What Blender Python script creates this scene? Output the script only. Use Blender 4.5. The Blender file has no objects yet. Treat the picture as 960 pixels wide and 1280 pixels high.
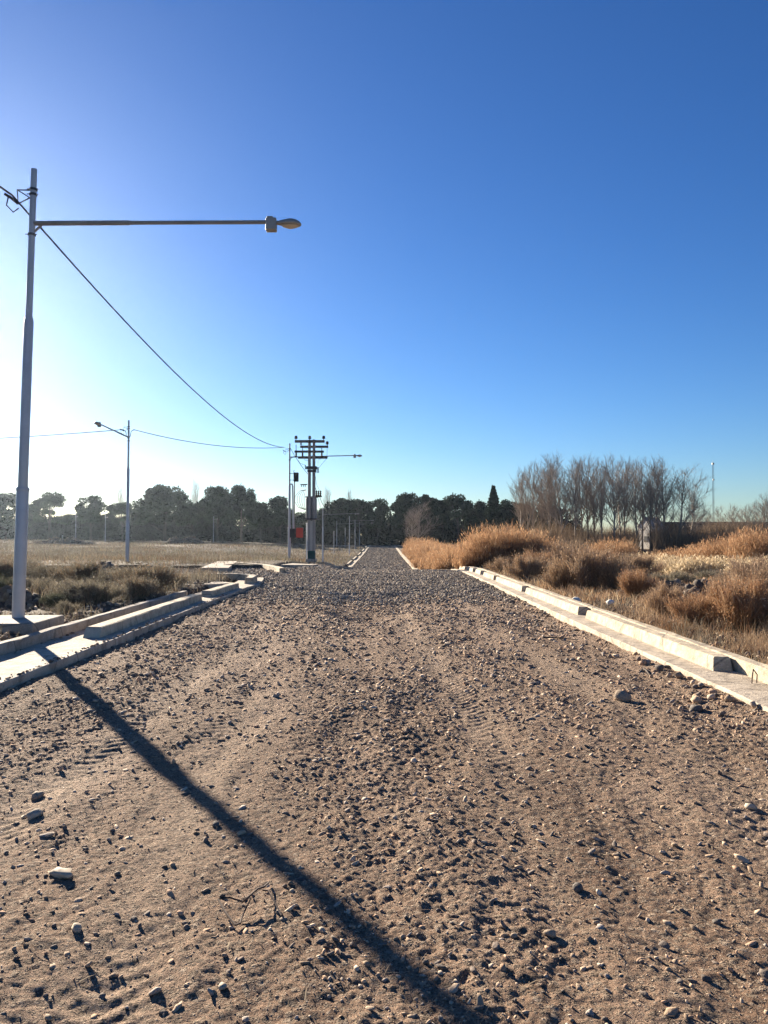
import bpy, math, random
import numpy as np
from mathutils import Vector, Matrix

R = math.radians
random.seed(7)
rng = np.random.default_rng(11)
SC = bpy.context.scene
COL = SC.collection

# ------------------------------------------------------------------ camera, light, exposure
CAM_H = 1.6
cam_data = bpy.data.cameras.new('camera')
cam = bpy.data.objects.new('camera', cam_data)
COL.objects.link(cam)
cam.location = (0, 0, CAM_H)
cam.rotation_euler = (R(90 + 1.67), 0, R(-0.12))
cam_data.sensor_fit = 'HORIZONTAL'
cam_data.sensor_width = 36
cam_data.lens = 36.0
cam_data.clip_end = 6000
cam_data.clip_start = 0.05
SC.camera = cam

SUN_AZ, SUN_EL = 32.05, 16.5          # degrees left of the road's direction, degrees above the horizon
world = bpy.data.worlds.new('World')
SC.world = world
world.use_nodes = True
wn, wl = world.node_tree.nodes, world.node_tree.links
wn.clear()
sky = wn.new('ShaderNodeTexSky')
sky.sky_type = 'NISHITA'
sky.sun_disc = False
sky.sun_elevation = R(SUN_EL)
sky.sun_rotation = R(-SUN_AZ)
sky.altitude = 0
sky.air_density = 1.0
sky.dust_density = 0.24
sky.ozone_density = 5.5
bg = wn.new('ShaderNodeBackground')
bg.inputs['Strength'].default_value = 0.052
wo = wn.new('ShaderNodeOutputWorld')
hs_ = wn.new('ShaderNodeHueSaturation')
hs_.inputs['Saturation'].default_value = 1.09
hs_.inputs['Value'].default_value = 0.62
hs_.inputs['Hue'].default_value = 0.507
gm_ = wn.new('ShaderNodeGamma')
gm_.inputs['Gamma'].default_value = 1.12
wl.new(sky.outputs[0], gm_.inputs['Color'])
wl.new(gm_.outputs[0], hs_.inputs['Color'])
wl.new(hs_.outputs[0], bg.inputs['Color'])
wl.new(bg.outputs[0], wo.inputs['Surface'])

sun_data = bpy.data.lights.new('sun', 'SUN')
sun_data.energy = 5.0
sun_data.angle = R(0.5)
sun_data.color = (1.0, 0.87, 0.70)
sun = bpy.data.objects.new('sun', sun_data)
COL.objects.link(sun)
sdir = Vector((-math.sin(R(SUN_AZ)) * math.cos(R(SUN_EL)), math.cos(R(SUN_AZ)) * math.cos(R(SUN_EL)), math.sin(R(SUN_EL))))
sun.rotation_euler = sdir.to_track_quat('Z', 'Y').to_euler()
sun.location = (-20, 30, 30)

SC.view_settings.view_transform = 'Standard'
SC.view_settings.look = 'None'
SC.view_settings.exposure = 1.85
SC.view_settings.gamma = 1.0
SC.render.engine = 'CYCLES'
SC.cycles.max_bounces = 6
SC.cycles.diffuse_bounces = 3
SC.cycles.transparent_max_bounces = 6
SC.cycles.volume_bounces = 0
SC.cycles.use_denoising = True

HAZE_DENSITY = 0.00007

# ------------------------------------------------------------------ numpy noise
def _hash(ix, iy, seed):
    h = (ix.astype(np.int64) * 374761393 + iy.astype(np.int64) * 668265263 + seed * 1442695041) & 0xFFFFFFFF
    h = ((h ^ (h >> 13)) * 1274126177) & 0xFFFFFFFF
    return ((h ^ (h >> 16)) & 0xFFFF) / 65535.0

def vnoise(x, y, seed=0):
    x = np.asarray(x, float); y = np.asarray(y, float)
    ix, iy = np.floor(x), np.floor(y)
    fx, fy = x - ix, y - iy
    ux, uy = fx * fx * fx * (fx * (fx * 6 - 15) + 10), fy * fy * fy * (fy * (fy * 6 - 15) + 10)
    a, b = _hash(ix, iy, seed), _hash(ix + 1, iy, seed)
    c, d = _hash(ix, iy + 1, seed), _hash(ix + 1, iy + 1, seed)
    return (a + (b - a) * ux) * (1 - uy) + (c + (d - c) * ux) * uy - 0.5

def fbm(x, y, seed=0, octv=4, lac=2.03, gain=0.5):
    x = np.asarray(x, float); y = np.asarray(y, float)
    s, a = 0, 1.0
    for k in range(octv):
        c, sn = math.cos(0.7 * k), math.sin(0.7 * k)
        s = s + a * vnoise(x * c - y * sn + 13.7 * k, x * sn + y * c + 5.1 * k, seed + k)
        x, y, a = x * lac, y * lac, a * gain
    return s

def sstep(a, b, v):
    t = np.clip((np.asarray(v, float) - a) / (b - a), 0, 1)
    return t * t * (3 - 2 * t)

# ------------------------------------------------------------------ the lie of the land
def H(x, y):
    """road level: flat to the crossing, then a dip, then slowly up to the wood"""
    x = np.asarray(x, float); y = np.asarray(y, float)
    y0 = 29 + 9 * sstep(-1.5, -4.5, x)
    t = np.clip((y - y0) / 47.0, 0, 1)
    d = -2.25 * t * t * (3 - 2 * t) + 0.55 * sstep(120, 240, y)
    w = np.where(x < 0, 1 - 0.62 * sstep(-6, -45, x) - 0.25 * sstep(-45, -100, x), 1 - 0.35 * sstep(5, 30, x))
    return d * w

def tracks(x, y):
    """wheel tracks: two pairs of smoother bands wandering along the road"""
    x = np.asarray(x, float); y = np.asarray(y, float)
    m = 0
    w1 = .10 * np.sin(y * .35) + .25 * vnoise(y * .12, y * 0 + 2.2, 17)
    for c, wd in ((-.72 - .105 * y + .0012 * y * y, .24), (.85 - .02 * y, .20), (-2.3 + .02 * y, .22), (2.35 - .03 * y, .24)):
        m = m + np.exp(-((x - c - w1) / wd) ** 2)
    return np.clip(m, 0, 1) * np.clip(.75 + 1.5 * fbm(x * .9, y * .35, 19, 3), 0, 1)

def road_z(x, y):
    z = H(x, y) + 0.05 * sstep(2.9, 3.5, x) * (0.4 + sstep(15, 9, y)) + 0.02 * sstep(-3.0, -3.8, x)
    z = z + 0.045 * fbm(x * 0.7, y * 0.35, 3, 3)
    z = z + 0.030 * fbm(x * 3.2, y * 1.1, 21, 3)           # ruts along the road
    rough = 0.75 + 0.6 * sstep(-0.15, 0.3, fbm(x * 0.8, y * 0.28, 31, 3))
    tk_ = tracks(x, y)
    z = z - .022 * tk_ + .010 * tk_ * np.sin(y * 52 + 5 * np.sin(x * 11)) * np.clip(.2 + 1.5 * vnoise(x * 2.2, y * .8, 23), 0, 1)
    rough = rough * (1 - .55 * tk_)
    z = z + rough * 0.008 * fbm(x * 9, y * 7, 41, 3)
    z = z + rough * 0.010 * fbm(x * 30, y * 26, 51, 2)
    c = vnoise(x * 18, y * 16, 61)
    z = z + rough * 0.024 * np.clip(c - 0.28, 0, 1)         # clods
    # a shallow hollow in the middle of the road
    z = z - 0.15 * np.exp(-(((x + 0.25) / 0.42) ** 2 + ((y - 15.2) / 0.9) ** 2))
    return z

def gravel_edge(x):
    return 19.6 + 2.2 * vnoise(np.asarray(x) * 0.55, 3.3, 77) + 1.2 * vnoise(np.asarray(x) * 1.7, 8.1, 78) - 1.6 * np.exp(-((np.asarray(x) + 1.0) / 0.9) ** 2)

def gravel_z(x, y):
    e = gravel_edge(x)
    up = sstep(-0.6, 3.0, y - e)
    bank = 0.022 * np.exp(-((y - e - 2.0) / 1.4) ** 2) * (1 + 1.5 * vnoise(x * 1.3, y * 0.9, 85))
    side = sstep(3.9, 2.2, np.abs(x))
    fade = 1 - sstep(45, 90, y)
    return H(x, y) - 0.10 + 0.135 * up + bank * np.where(y < 30, 1, 0) + fade * (1 - .8 * sstep(27, 33, y)) * (0.05 * fbm(x * 0.9, y * 0.7, 81, 3) + 0.03 * fbm(x * 4, y * 4, 87, 3)) + 0 * side

def side_z(x, y):
    return H(x, y) + 0.02 + 0.05 * fbm(x * 0.8, y * 0.8, 91, 3)

def ground_z(x, y):
    x = np.asarray(x, float); y = np.asarray(y, float)
    verge = 0.20 * sstep(-4.75, -5.2, x) * (1 - 0.5 * sstep(40, 90, y)) + 0.12 * sstep(3.95, 4.6, x)
    b = 0.10 * fbm(x * 0.35, y * 0.35, 101, 3) + 0.06 * fbm(x * 1.3, y * 1.3, 111, 2)
    b = b * (sstep(-4.8, -6, x) + sstep(4.0, 5.2, x))
    big = 0.5 * fbm(x * 0.03, y * 0.03, 121, 3) * sstep(60, 130, np.hypot(x, y)) * (sstep(-5, -25, x) + sstep(5, 25, x))
    under = -0.28 * sstep(-4.75, -4.65, x) * sstep(4.04, 3.95, x)
    cross = -0.30 * sstep(26.2, 26.6, y) * sstep(35.0, 34.6, y) * sstep(-4.4, -4.8, x) * sstep(-75, -70, x)
    return H(x, y) + verge * (1 - 0.9 * sstep(26.2, 26.6, y) * sstep(35, 34.6, y) * (x < 0)) + b + big + under + cross

def at(px, py, z=0.0):
    """where a point of the photograph (960 x 1280) meets the level z"""
    v = (py - 668.0) / 960.0
    y = (CAM_H - z) / v
    return ((px - 478.0) / 960.0 * y, y)

def X(px, y):
    return (px - 478.0) / 960.0 * y

def Z(py, y):
    return CAM_H - (py - 668.0) / 960.0 * y

# ------------------------------------------------------------------ tagging and mesh helpers
def tag(o, label=None, cat=None, group=None, kind=None):
    if label: o['label'] = label
    if cat: o['category'] = cat
    if group: o['group'] = group
    if kind: o['kind'] = kind
    return o

def empty(name, loc, rz=0.0, label=None, cat=None, group=None):
    o = bpy.data.objects.new(name, None)
    COL.objects.link(o)
    o.location = loc
    o.rotation_euler = (0, 0, rz)
    o.empty_display_size = 0.3
    return tag(o, label, cat, group)

def arrays_to_mesh(name, verts, faces, mat, smooth=False, cols=None):
    """faces: list of int arrays (n,3) or (n,4)"""
    me = bpy.data.meshes.new(name)
    verts = np.asarray(verts, np.float32)
    me.vertices.add(len(verts))
    me.vertices.foreach_set('co', verts.ravel())
    faces = [np.asarray(f, np.int32) for f in faces if len(f)]
    nl = sum(f.size for f in faces); nf = sum(len(f) for f in faces)
    me.loops.add(nl); me.polygons.add(nf)
    me.loops.foreach_set('vertex_index', np.concatenate([f.ravel() for f in faces]))
    st, p = [], 0
    for f in faces:
        st.append(p + np.arange(len(f)) * f.shape[1]); p += f.size
    me.polygons.foreach_set('loop_start', np.concatenate(st).astype(np.int32))
    me.polygons.foreach_set('loop_total', np.concatenate([np.full(len(f), f.shape[1]) for f in faces]).astype(np.int32))
    if smooth:
        me.polygons.foreach_set('use_smooth', np.ones(nf, bool))
    me.update(calc_edges=True)
    if cols is not None:
        ca = me.color_attributes.new('Col', 'FLOAT_COLOR', 'POINT')
        c4 = np.ones((len(verts), 4), np.float32); c4[:, :3] = cols
        ca.data.foreach_set('color', c4.ravel())
    if mat: me.materials.append(mat)
    return me

def link(name, me, parent=None, loc=None):
    o = bpy.data.objects.new(name, me)
    COL.objects.link(o)
    if parent: o.parent = parent
    if loc is not None: o.location = loc
    return o

class MB:
    """collects boxes, tubes and lathes and links them as one mesh object"""
    def __init__(s): s.v, s.f = [], []
    def add(s, vs, fs):
        n = len(s.v)
        s.v += [tuple(v) for v in vs]
        s.f += [tuple(n + i for i in f) for f in fs]
        return s
    def box(s, c, d, rot=None, bev=0.0):
        x, y, z = d[0] / 2, d[1] / 2, d[2] / 2
        M = rot if rot is not None else Matrix.Identity(3)
        if bev <= 0:
            vs = [(i, j, k) for i in (-x, x) for j in (-y, y) for k in (-z, z)]
            fs = [(0, 1, 3, 2), (4, 6, 7, 5), (0, 4, 5, 1), (2, 3, 7, 6), (0, 2, 6, 4), (1, 5, 7, 3)]
        else:
            b = min(bev, x * .9, y * .9, z * .9)
            import bmesh
            bm = bmesh.new()
            bmesh.ops.create_cube(bm, size=1)
            for v in bm.verts: v.co = Vector((v.co.x * 2 * x, v.co.y * 2 * y, v.co.z * 2 * z))
            bmesh.ops.bevel(bm, geom=bm.edges[:], offset=b, segments=2, affect='EDGES', profile=0.5)
            bm.verts.index_update()
            vs = [v.co.copy() for v in bm.verts]
            fs = [[v.index for v in f.verts] for f in bm.faces]
            bm.free()
        return s.add([M @ Vector(v) + Vector(c) for v in vs], fs)
    def tube(s, pts, rad, n=8, caps=True):
        pts = [Vector(p) for p in pts]
        if not isinstance(rad, (list, tuple)): rad = [rad] * len(pts)
        rings = []
        up = None
        for i, p in enumerate(pts):
            d = (pts[min(i + 1, len(pts) - 1)] - pts[max(i - 1, 0)]).normalized()
            if up is None:
                a = Vector((0, 0, 1)) if abs(d.z) < .9 else Vector((1, 0, 0))
                up = d.cross(a).normalized()
            else:
                up = (up - d * up.dot(d))
                up = up.normalized() if up.length > 1e-6 else d.orthogonal().normalized()
            w = d.cross(up)
            rings.append([p + (up * math.cos(2 * math.pi * k / n) + w * math.sin(2 * math.pi * k / n)) * rad[i] for k in range(n)])
        vs = [v for r in rings for v in r]
        fs = [(i * n + k, i * n + (k + 1) % n, (i + 1) * n + (k + 1) % n, (i + 1) * n + k) for i in range(len(pts) - 1) for k in range(n)]
        if caps:
            fs.append(tuple(reversed(range(n)))); fs.append(tuple((len(pts) - 1) * n + k for k in range(n)))
        return s.add(vs, fs)
    def lathe(s, prof, c=(0, 0, 0), n=12, M=None):
        vs, M = [], (M if M is not None else Matrix.Identity(3))
        for r, z in prof:
            for k in range(n):
                a = 2 * math.pi * k / n
                vs.append(M @ Vector((r * math.cos(a), r * math.sin(a), z)) + Vector(c))
        fs = [(i * n + k, i * n + (k + 1) % n, (i + 1) * n + (k + 1) % n, (i + 1) * n + k) for i in range(len(prof) - 1) for k in range(n)]
        fs.append(tuple(reversed(range(n)))); fs.append(tuple((len(prof) - 1) * n + k for k in range(n)))
        return s.add(vs, fs)
    def build(s, name, mat, parent=None, smooth=False, loc=None, sharp=35):
        me = bpy.data.meshes.new(name)
        me.from_pydata(s.v, [], s.f)
        me.materials.append(mat)
        if smooth:
            me.polygons.foreach_set('use_smooth', np.ones(len(me.polygons), bool))
            me.set_sharp_from_angle(angle=R(sharp))
        me.update()
        return link(name, me, parent, loc)

# ------------------------------------------------------------------ materials
class NT:
    def __init__(s, name):
        s.m = bpy.data.materials.new(name); s.m.use_nodes = True
        s.n, s.l = s.m.node_tree.nodes, s.m.node_tree.links
        s.bsdf = s.n['Principled BSDF']; s.out = s.n['Material Output']
        s.bsdf.inputs['Roughness'].default_value = 0.9
        s.bsdf.inputs['Specular IOR Level'].default_value = 0.25
        tc = s.n.new('ShaderNodeTexCoord'); s.co = tc.outputs['Object']
    def mapping(s, scale):
        m = s.n.new('ShaderNodeMapping'); m.inputs['Scale'].default_value = scale
        s.l.new(s.co, m.inputs['Vector']); return m.outputs[0]
    def noise(s, scale, detail=4, rough=.55, vec=None, dist=0):
        t = s.n.new('ShaderNodeTexNoise'); t.inputs['Scale'].default_value = scale
        t.inputs['Detail'].default_value = detail; t.inputs['Roughness'].default_value = rough
        t.inputs['Distortion'].default_value = dist
        s.l.new(vec if vec is not None else s.co, t.inputs['Vector']); return t.outputs['Fac']
    def voro(s, scale, out='Distance', feature='F1', vec=None, dim='3D'):
        t = s.n.new('ShaderNodeTexVoronoi'); t.inputs['Scale'].default_value = scale; t.feature = feature; t.voronoi_dimensions = dim
        s.l.new(vec if vec is not None else s.co, t.inputs['Vector']); return t.outputs[out]
    def ramp(s, fac, stops):
        r = s.n.new('ShaderNodeValToRGB'); e = r.color_ramp.elements
        while len(e) < len(stops): e.new(0.5)
        for k, (p, c) in enumerate(stops):
            e[k].position = p; e[k].color = (*c, 1) if len(c) == 3 else c
        s.l.new(fac, r.inputs[0]); return r.outputs[0]
    def mix(s, fac, a, b, mode='MIX'):
        m = s.n.new('ShaderNodeMix'); m.data_type = 'RGBA'; m.blend_type = mode
        for sock, v in ((m.inputs['Factor'], fac), (m.inputs['A'], a), (m.inputs['B'], b)):
            pass
        ins = [i for i in m.inputs if i.enabled]
        for i, v in zip((ins[0], ins[1], ins[2]), (fac, a, b)):
            if hasattr(v, 'node'): s.l.new(v, i)
            else: i.default_value = v if not isinstance(v, tuple) else (*v, 1)
        return [o for o in m.outputs if o.enabled][0]
    def math(s, op, a, b=0.0):
        m = s.n.new('ShaderNodeMath'); m.operation = op
        for i, v in zip(m.inputs, (a, b)):
            if hasattr(v, 'node'): s.l.new(v, i)
            else: i.default_value = v
        return m.outputs[0]
    def bump(s, h, dist, strength=1.0, prev=None):
        b = s.n.new('ShaderNodeBump'); b.inputs['Strength'].default_value = strength; b.inputs['Distance'].default_value = dist
        s.l.new(h, b.inputs['Height'])
        if prev is not None: s.l.new(prev, b.inputs['Normal'])
        return b.outputs[0]
    def color(s, c):
        if hasattr(c, 'node'): s.l.new(c, s.bsdf.inputs['Base Color'])
        else: s.bsdf.inputs['Base Color'].default_value = (*c, 1)
    def normal(s, n): s.l.new(n, s.bsdf.inputs['Normal'])
    def attr(s, name='Col'):
        a = s.n.new('ShaderNodeVertexColor'); a.layer_name = name; return a.outputs['Color']

def mat_dirt():
    t = NT('dirt')
    long = t.mapping((1.0, 0.30, 1.0))
    c = t.ramp(t.noise(1.1, 5, .6, long), [(.36, (.235, .148, .098)), (.5, (.365, .243, .164)), (.64, (.46, .322, .228))])
    c = t.mix(t.math('MULTIPLY', t.attr(), .75), c, (.54, .395, .28))
    c = t.mix(.55, c, t.ramp(t.noise(26, 4, .65), [(.3, (.28, .28, .29)), (.5, (.5, .5, .5)), (.72, (.74, .72, .70))]), 'OVERLAY')
    c = t.mix(.4, c, t.ramp(t.noise(140, 3, .6), [(.36, (.2, .2, .2)), (.5, (.5, .5, .5)), (.66, (.85, .84, .82))]), 'OVERLAY')
    wob = t.n.new('ShaderNodeVectorMath'); wob.operation = 'ADD'
    nz = t.n.new('ShaderNodeTexNoise'); nz.inputs['Scale'].default_value = 40; t.l.new(t.co, nz.inputs['Vector'])
    sc = t.n.new('ShaderNodeVectorMath'); sc.operation = 'SCALE'; sc.inputs['Scale'].default_value = .012
    t.l.new(nz.outputs['Color'], sc.inputs[0]); t.l.new(t.co, wob.inputs[0]); t.l.new(sc.outputs[0], wob.inputs[1])
    n = t.bump(t.noise(34, 6, .78), .05, 1)
    for scale, thr, dist in ((24, .62, .024), (48, .52, .016), (95, .45, .008)):
        v = wob.outputs[0]
        d = t.voro(scale, 'Distance', 'F1', v, '2D'); cc = t.voro(scale, 'Color', 'F1', v, '2D')
        g = t.n.new('ShaderNodeSeparateColor'); t.l.new(cc, g.inputs[0])
        on = t.ramp(g.outputs[0], [(thr, (0, 0, 0)), (thr + .03, (1, 1, 1))])
        dome = t.ramp(d, [(.12, (1, 1, 1)), (.46, (0, 0, 0))])
        peb = t.math('MULTIPLY', on, dome)
        col = t.ramp(g.outputs[1], [(0, (.11, .088, .072)), (.35, (.27, .205, .15)), (.7, (.41, .315, .23)), (1, (.56, .45, .34))])
        c = t.mix(t.ramp(peb, [(.1, (0, 0, 0)), (.3, (.85, .85, .85))]), c, col)
        n = t.bump(peb, dist, 1, n)
    n = t.bump(t.noise(150, 3, .6), .008, 1, n)
    t.color(c)
    t.normal(n)
    t.bsdf.inputs['Specular IOR Level'].default_value = .12
    return t.m

def mat_gravel():
    t = NT('grey_gravel')
    vc = t.voro(16, 'Color')
    g = t.n.new('ShaderNodeRGBToBW'); t.l.new(vc, g.inputs[0])
    c = t.ramp(g.outputs[0], [(.1, (.10, .09, .08)), (.5, (.19, .168, .145)), (.9, (.30, .268, .225))])
    c = t.mix(t.ramp(t.noise(.45, 4, .6), [(.5, (0, 0, 0)), (.7, (.75, .75, .75))]), c, (.19, .145, .108))
    tr = t.ramp(t.noise(1.1, 3, .6, t.mapping((1, .05, 1))), [(.52, (0, 0, 0)), (.66, (.6, .6, .6))])
    c = t.mix(tr, c, (.20, .165, .13))
    t.color(c)
    n = t.bump(t.voro(16), .06, 1)
    n = t.bump(t.noise(60, 3), .012, 1, n)
    t.normal(n)
    t.bsdf.inputs['Specular IOR Level'].default_value = .15
    return t.m

def mat_ground():
    t = NT('dry_soil')
    a = t.noise(.05, 5, .65)
    c = t.ramp(a, [(.38, (.070, .055, .040)), (.5, (.115, .09, .064)), (.62, (.19, .148, .105))])
    b = t.noise(1.6, 5, .7)
    c = t.mix(.6, c, t.ramp(b, [(.32, (.2, .2, .2)), (.5, (.5, .5, .5)), (.7, (.75, .74, .7))]), 'OVERLAY')
    c = t.mix(.5, c, t.ramp(t.noise(18, 4, .7), [(.3, (.2, .2, .2)), (.5, (.5, .5, .5)), (.7, (.8, .8, .8))]), 'OVERLAY')
    t.color(c)
    n = t.bump(t.noise(2.5, 5, .7), .12, .8)
    n = t.bump(t.noise(26, 5, .75), .04, 1, n)
    t.normal(n)
    t.bsdf.inputs['Specular IOR Level'].default_value = .1
    return t.m

def mat_concrete(name, base, stain=(.20, .16, .12), seed=0.0):
    t = NT(name)
    d = t.n.new('ShaderNodeVectorMath'); d.operation = 'ADD'; d.inputs[1].default_value = (seed, seed * 1.7, 0)
    t.l.new(t.co, d.inputs[0]); v = d.outputs[0]
    a = t.noise(2.2, 6, .65, v)
    lo = tuple(x * .72 for x in base); hi = tuple(min(x * 1.18, .8) for x in base)
    c = t.ramp(a, [(.32, lo), (.52, base), (.7, hi)])
    c = t.mix(t.ramp(t.noise(5.5, 5, .7, v), [(.48, (0, 0, 0)), (.68, (.85, .85, .85))]), c, stain)
    c = t.mix(.4, c, t.ramp(t.noise(70, 3, .6, v), [(.3, (.25, .25, .25)), (.5, (.5, .5, .5)), (.7, (.75, .75, .75))]), 'OVERLAY')
    cr = t.voro(.9, 'Distance', 'DISTANCE_TO_EDGE', v)
    crack = t.ramp(cr, [(.004, (1, 1, 1)), (.012, (0, 0, 0))])
    c = t.mix(t.math('MULTIPLY', crack, .55), c, (.07, .06, .05))
    t.color(c)
    n = t.bump(t.noise(9, 5, .65, v), .016, 1)
    n = t.bump(t.noise(90, 3, .6, v), .004, 1, n)
    t.normal(n)
    return t.m

def mat_plain(name, col, rough=.6, metal=0.0, spec=.4, var=.25, scale=3.0, bump=0.0):
    t = NT(name)
    a = t.noise(scale, 5, .6)
    t.color(t.ramp(a, [(.3, tuple(x * (1 - var) for x in col)), (.7, tuple(min(1, x * (1 + var)) for x in col))]))
    t.bsdf.inputs['Roughness'].default_value = rough
    t.bsdf.inputs['Metallic'].default_value = metal
    t.bsdf.inputs['Specular IOR Level'].default_value = spec
    if bump: t.normal(t.bump(t.noise(40, 4, .6), bump, 1))
    return t.m

def mat_attr(name, trans=0.0, rough=.9, bump=0.0, spec=.15):
    t = NT(name)
    c = t.attr()
    if bump:
        c = t.mix(.4, c, t.ramp(t.noise(45, 3, .6), [(.3, (.25, .25, .25)), (.5, (.5, .5, .5)), (.7, (.75, .75, .75))]), 'OVERLAY')
        t.normal(t.bump(t.noise(60, 3, .6), bump, 1))
    t.color(c)
    t.bsdf.inputs['Roughness'].default_value = rough
    t.bsdf.inputs['Specular IOR Level'].default_value = spec
    if trans:
        tr = t.n.new('ShaderNodeBsdfTranslucent'); t.l.new(c, tr.inputs['Color'])
        mx = t.n.new('ShaderNodeMixShader'); mx.inputs[0].default_value = trans
        t.l.new(t.bsdf.outputs[0], mx.inputs[1]); t.l.new(tr.outputs[0], mx.inputs[2])
        t.l.new(mx.outputs[0], t.out.inputs['Surface'])
    return t.m

M = {}
M['dirt'] = mat_dirt()
M['gravel'] = mat_gravel()
M['ground'] = mat_ground()
M['conc'] = mat_concrete('pale_concrete', (.46, .39, .30))
M['conc2'] = mat_concrete('kerb_concrete', (.50, .42, .30), seed=4.2)
M['conc3'] = mat_concrete('old_concrete', (.34, .30, .25), seed=9.1)
M['stone'] = mat_attr('stone', bump=.004)
M['rock'] = mat_plain('rock', (.26, .225, .19), .85, var=.35, scale=9, bump=.01)
M['pole'] = mat_plain('galvanised_paint', (.42, .42, .43), .42, .25, .5, .12, 2.0)
M['arm'] = mat_plain('weathered_paint', (.24, .23, .22), .5, .2, .4, .2, 3.0)
M['head'] = mat_plain('lamp_housing', (.30, .28, .25), .45, .2, .5, .15, 6)
M['glass'] = mat_plain('lamp_glass', (.55, .50, .42), .15, 0, .6, .1, 6)
M['cable'] = mat_plain('black_cable', (.02, .02, .022), .5)
M['metal'] = mat_plain('dark_metal', (.06, .06, .065), .5, .5)
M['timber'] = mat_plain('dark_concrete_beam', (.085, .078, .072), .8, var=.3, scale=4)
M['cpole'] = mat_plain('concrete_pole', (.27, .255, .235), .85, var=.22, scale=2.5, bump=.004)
M['lit_casing'] = mat_plain('reflected_light_casing', (.42, .39, .34), .85, var=.15, scale=2.5)  # paler than the poles, with reflected light put into the base colour
M['green'] = mat_plain('dark_green_paint', (.012, .065, .062), .6)
M['red'] = mat_plain('red_paint', (.48, .045, .03), .5, var=.1)
M['black'] = mat_plain('black_box', (.025, .025, .027), .55)
M['porc'] = mat_plain('brown_porcelain', (.045, .030, .024), .75, spec=.15)
M['tank'] = mat_plain('grey_tank', (.20, .205, .21), .5, .2)
M['white'] = mat_plain('white_render', (.72, .68, .60), .8, var=.1, scale=1)
M['houseroof'] = mat_plain('pale_roof', (.30, .26, .22), .85)
M['roof'] = mat_plain('dark_roof', (.07, .055, .05), .8)
M['shed'] = mat_plain('dark_brown_boards', (.075, .055, .042), .85, var=.4, scale=.6)
M['rust'] = mat_plain('rusty_iron', (.06, .035, .025), .8)
M['paper'] = mat_plain('dirty_paper', (.42, .34, .24), .8, var=.2, scale=20)
M['bark'] = mat_plain('bark', (.075, .058, .045), .9, var=.3, scale=1.2)
M['barebark'] = mat_plain('bare_bark', (.30, .25, .205), .9, var=.3, scale=1.2)
M['needles'] = mat_attr('pine_needles', trans=.05, spec=.05)
M['twig'] = mat_attr('dry_twigs', trans=.25)
M['straw'] = mat_attr('dry_grass', trans=.45)

# ------------------------------------------------------------------ ground, roads
def sheet(name, xs, ys, zf, mat, smooth=True, cf=None):
    gx, gy = np.meshgrid(xs, ys)
    gz = zf(gx, gy)
    v = np.stack([gx, gy, gz], -1).reshape(-1, 3)
    nx, ny = len(xs), len(ys)
    i = (np.arange(ny - 1)[:, None] * nx + np.arange(nx - 1)[None, :]).ravel()
    f = np.stack([i, i + 1, i + nx + 1, i + nx], -1)
    cols = None if cf is None else np.repeat(cf(gx, gy).reshape(-1, 1), 3, 1)
    o = link(name, arrays_to_mesh(name, v, [f], mat, smooth, cols))
    return tag(o, kind='structure')

def spread(lo, hi, mid, step, grow):
    a, s = [mid], step
    while a[-1] < hi: a.append(a[-1] + s); s *= grow
    b, s = [mid], step
    while b[-1] > lo: b.append(b[-1] - s); s *= grow
    return np.array(sorted(set(b[1:] + a)))

xs = np.concatenate([spread(-1500, -4.9, -4.9, .10, 1.045), [-4.8, -4.75, -4.65, -4.5, -2, 0, 2, 3.8, 3.9, 4.02, 4.1], spread(4.2, 1500, 4.2, .10, 1.045)])
xs = np.array(sorted(set(np.round(xs[(xs <= -4.9) | ((xs > -4.85) & (xs < 4.15)) | (xs >= 4.2)], 4))))
ys = np.concatenate([np.arange(-16, 2, .8), np.arange(2, 26, .13), [26.2, 26.35, 26.6], np.arange(26.8, 34.5, .4), [34.6, 34.8, 35.0], np.arange(35.2, 60, .25), 60 * 1.02 ** np.arange(0, 190)])
sheet('ground', xs, np.array(sorted(set(np.round(ys, 4)))), ground_z, M['ground'])

ys = np.concatenate([np.linspace(-10, 1.9, 60), 2.0 * np.exp(np.linspace(0, math.log(13.5), 900))])
sheet('dirt_road', np.linspace(-3.95, 3.62, 800), ys, road_z, M['dirt'], cf=tracks)
ys = np.concatenate([np.arange(17, 42, .07), 42 * 1.012 ** np.arange(0, 190)])
sheet('gravel_road', np.linspace(-4.0, 3.45, 110), ys, gravel_z, M['gravel'])
sheet('side_street', -3.96 - np.concatenate([np.arange(0, 20, .12), np.arange(20, 75, .8)])[::-1], np.arange(25.6, 35.4, .12), side_z, M['gravel'])

# pale track along the foot of the wood
def strip(name, pts, w, mat, lift=.05, n=60):
    v, f = [], []
    for i in range(n + 1):
        t = i / n * (len(pts) - 1); k = min(int(t), len(pts) - 2); u = t - k
        x = pts[k][0] * (1 - u) + pts[k + 1][0] * u; y = pts[k][1] * (1 - u) + pts[k + 1][1] * u
        for s in (-.5, .5):
            v.append((x, y + s * w, float(ground_z(x, y + s * w)) + lift))
    for i in range(n): f.append((2 * i, 2 * i + 2, 2 * i + 3, 2 * i + 1))
    me = bpy.data.meshes.new(name); me.from_pydata(v, [], f); me.materials.append(mat)
    return tag(link(name, me), kind='structure')
M['track'] = mat_plain('pale_track', (.42, .36, .28), .95, var=.25, scale=.2)
strip('track', [(-140, 205), (-60, 208), (-5, 212), (12, 214)], 7.0, M['track'], .12)

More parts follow.
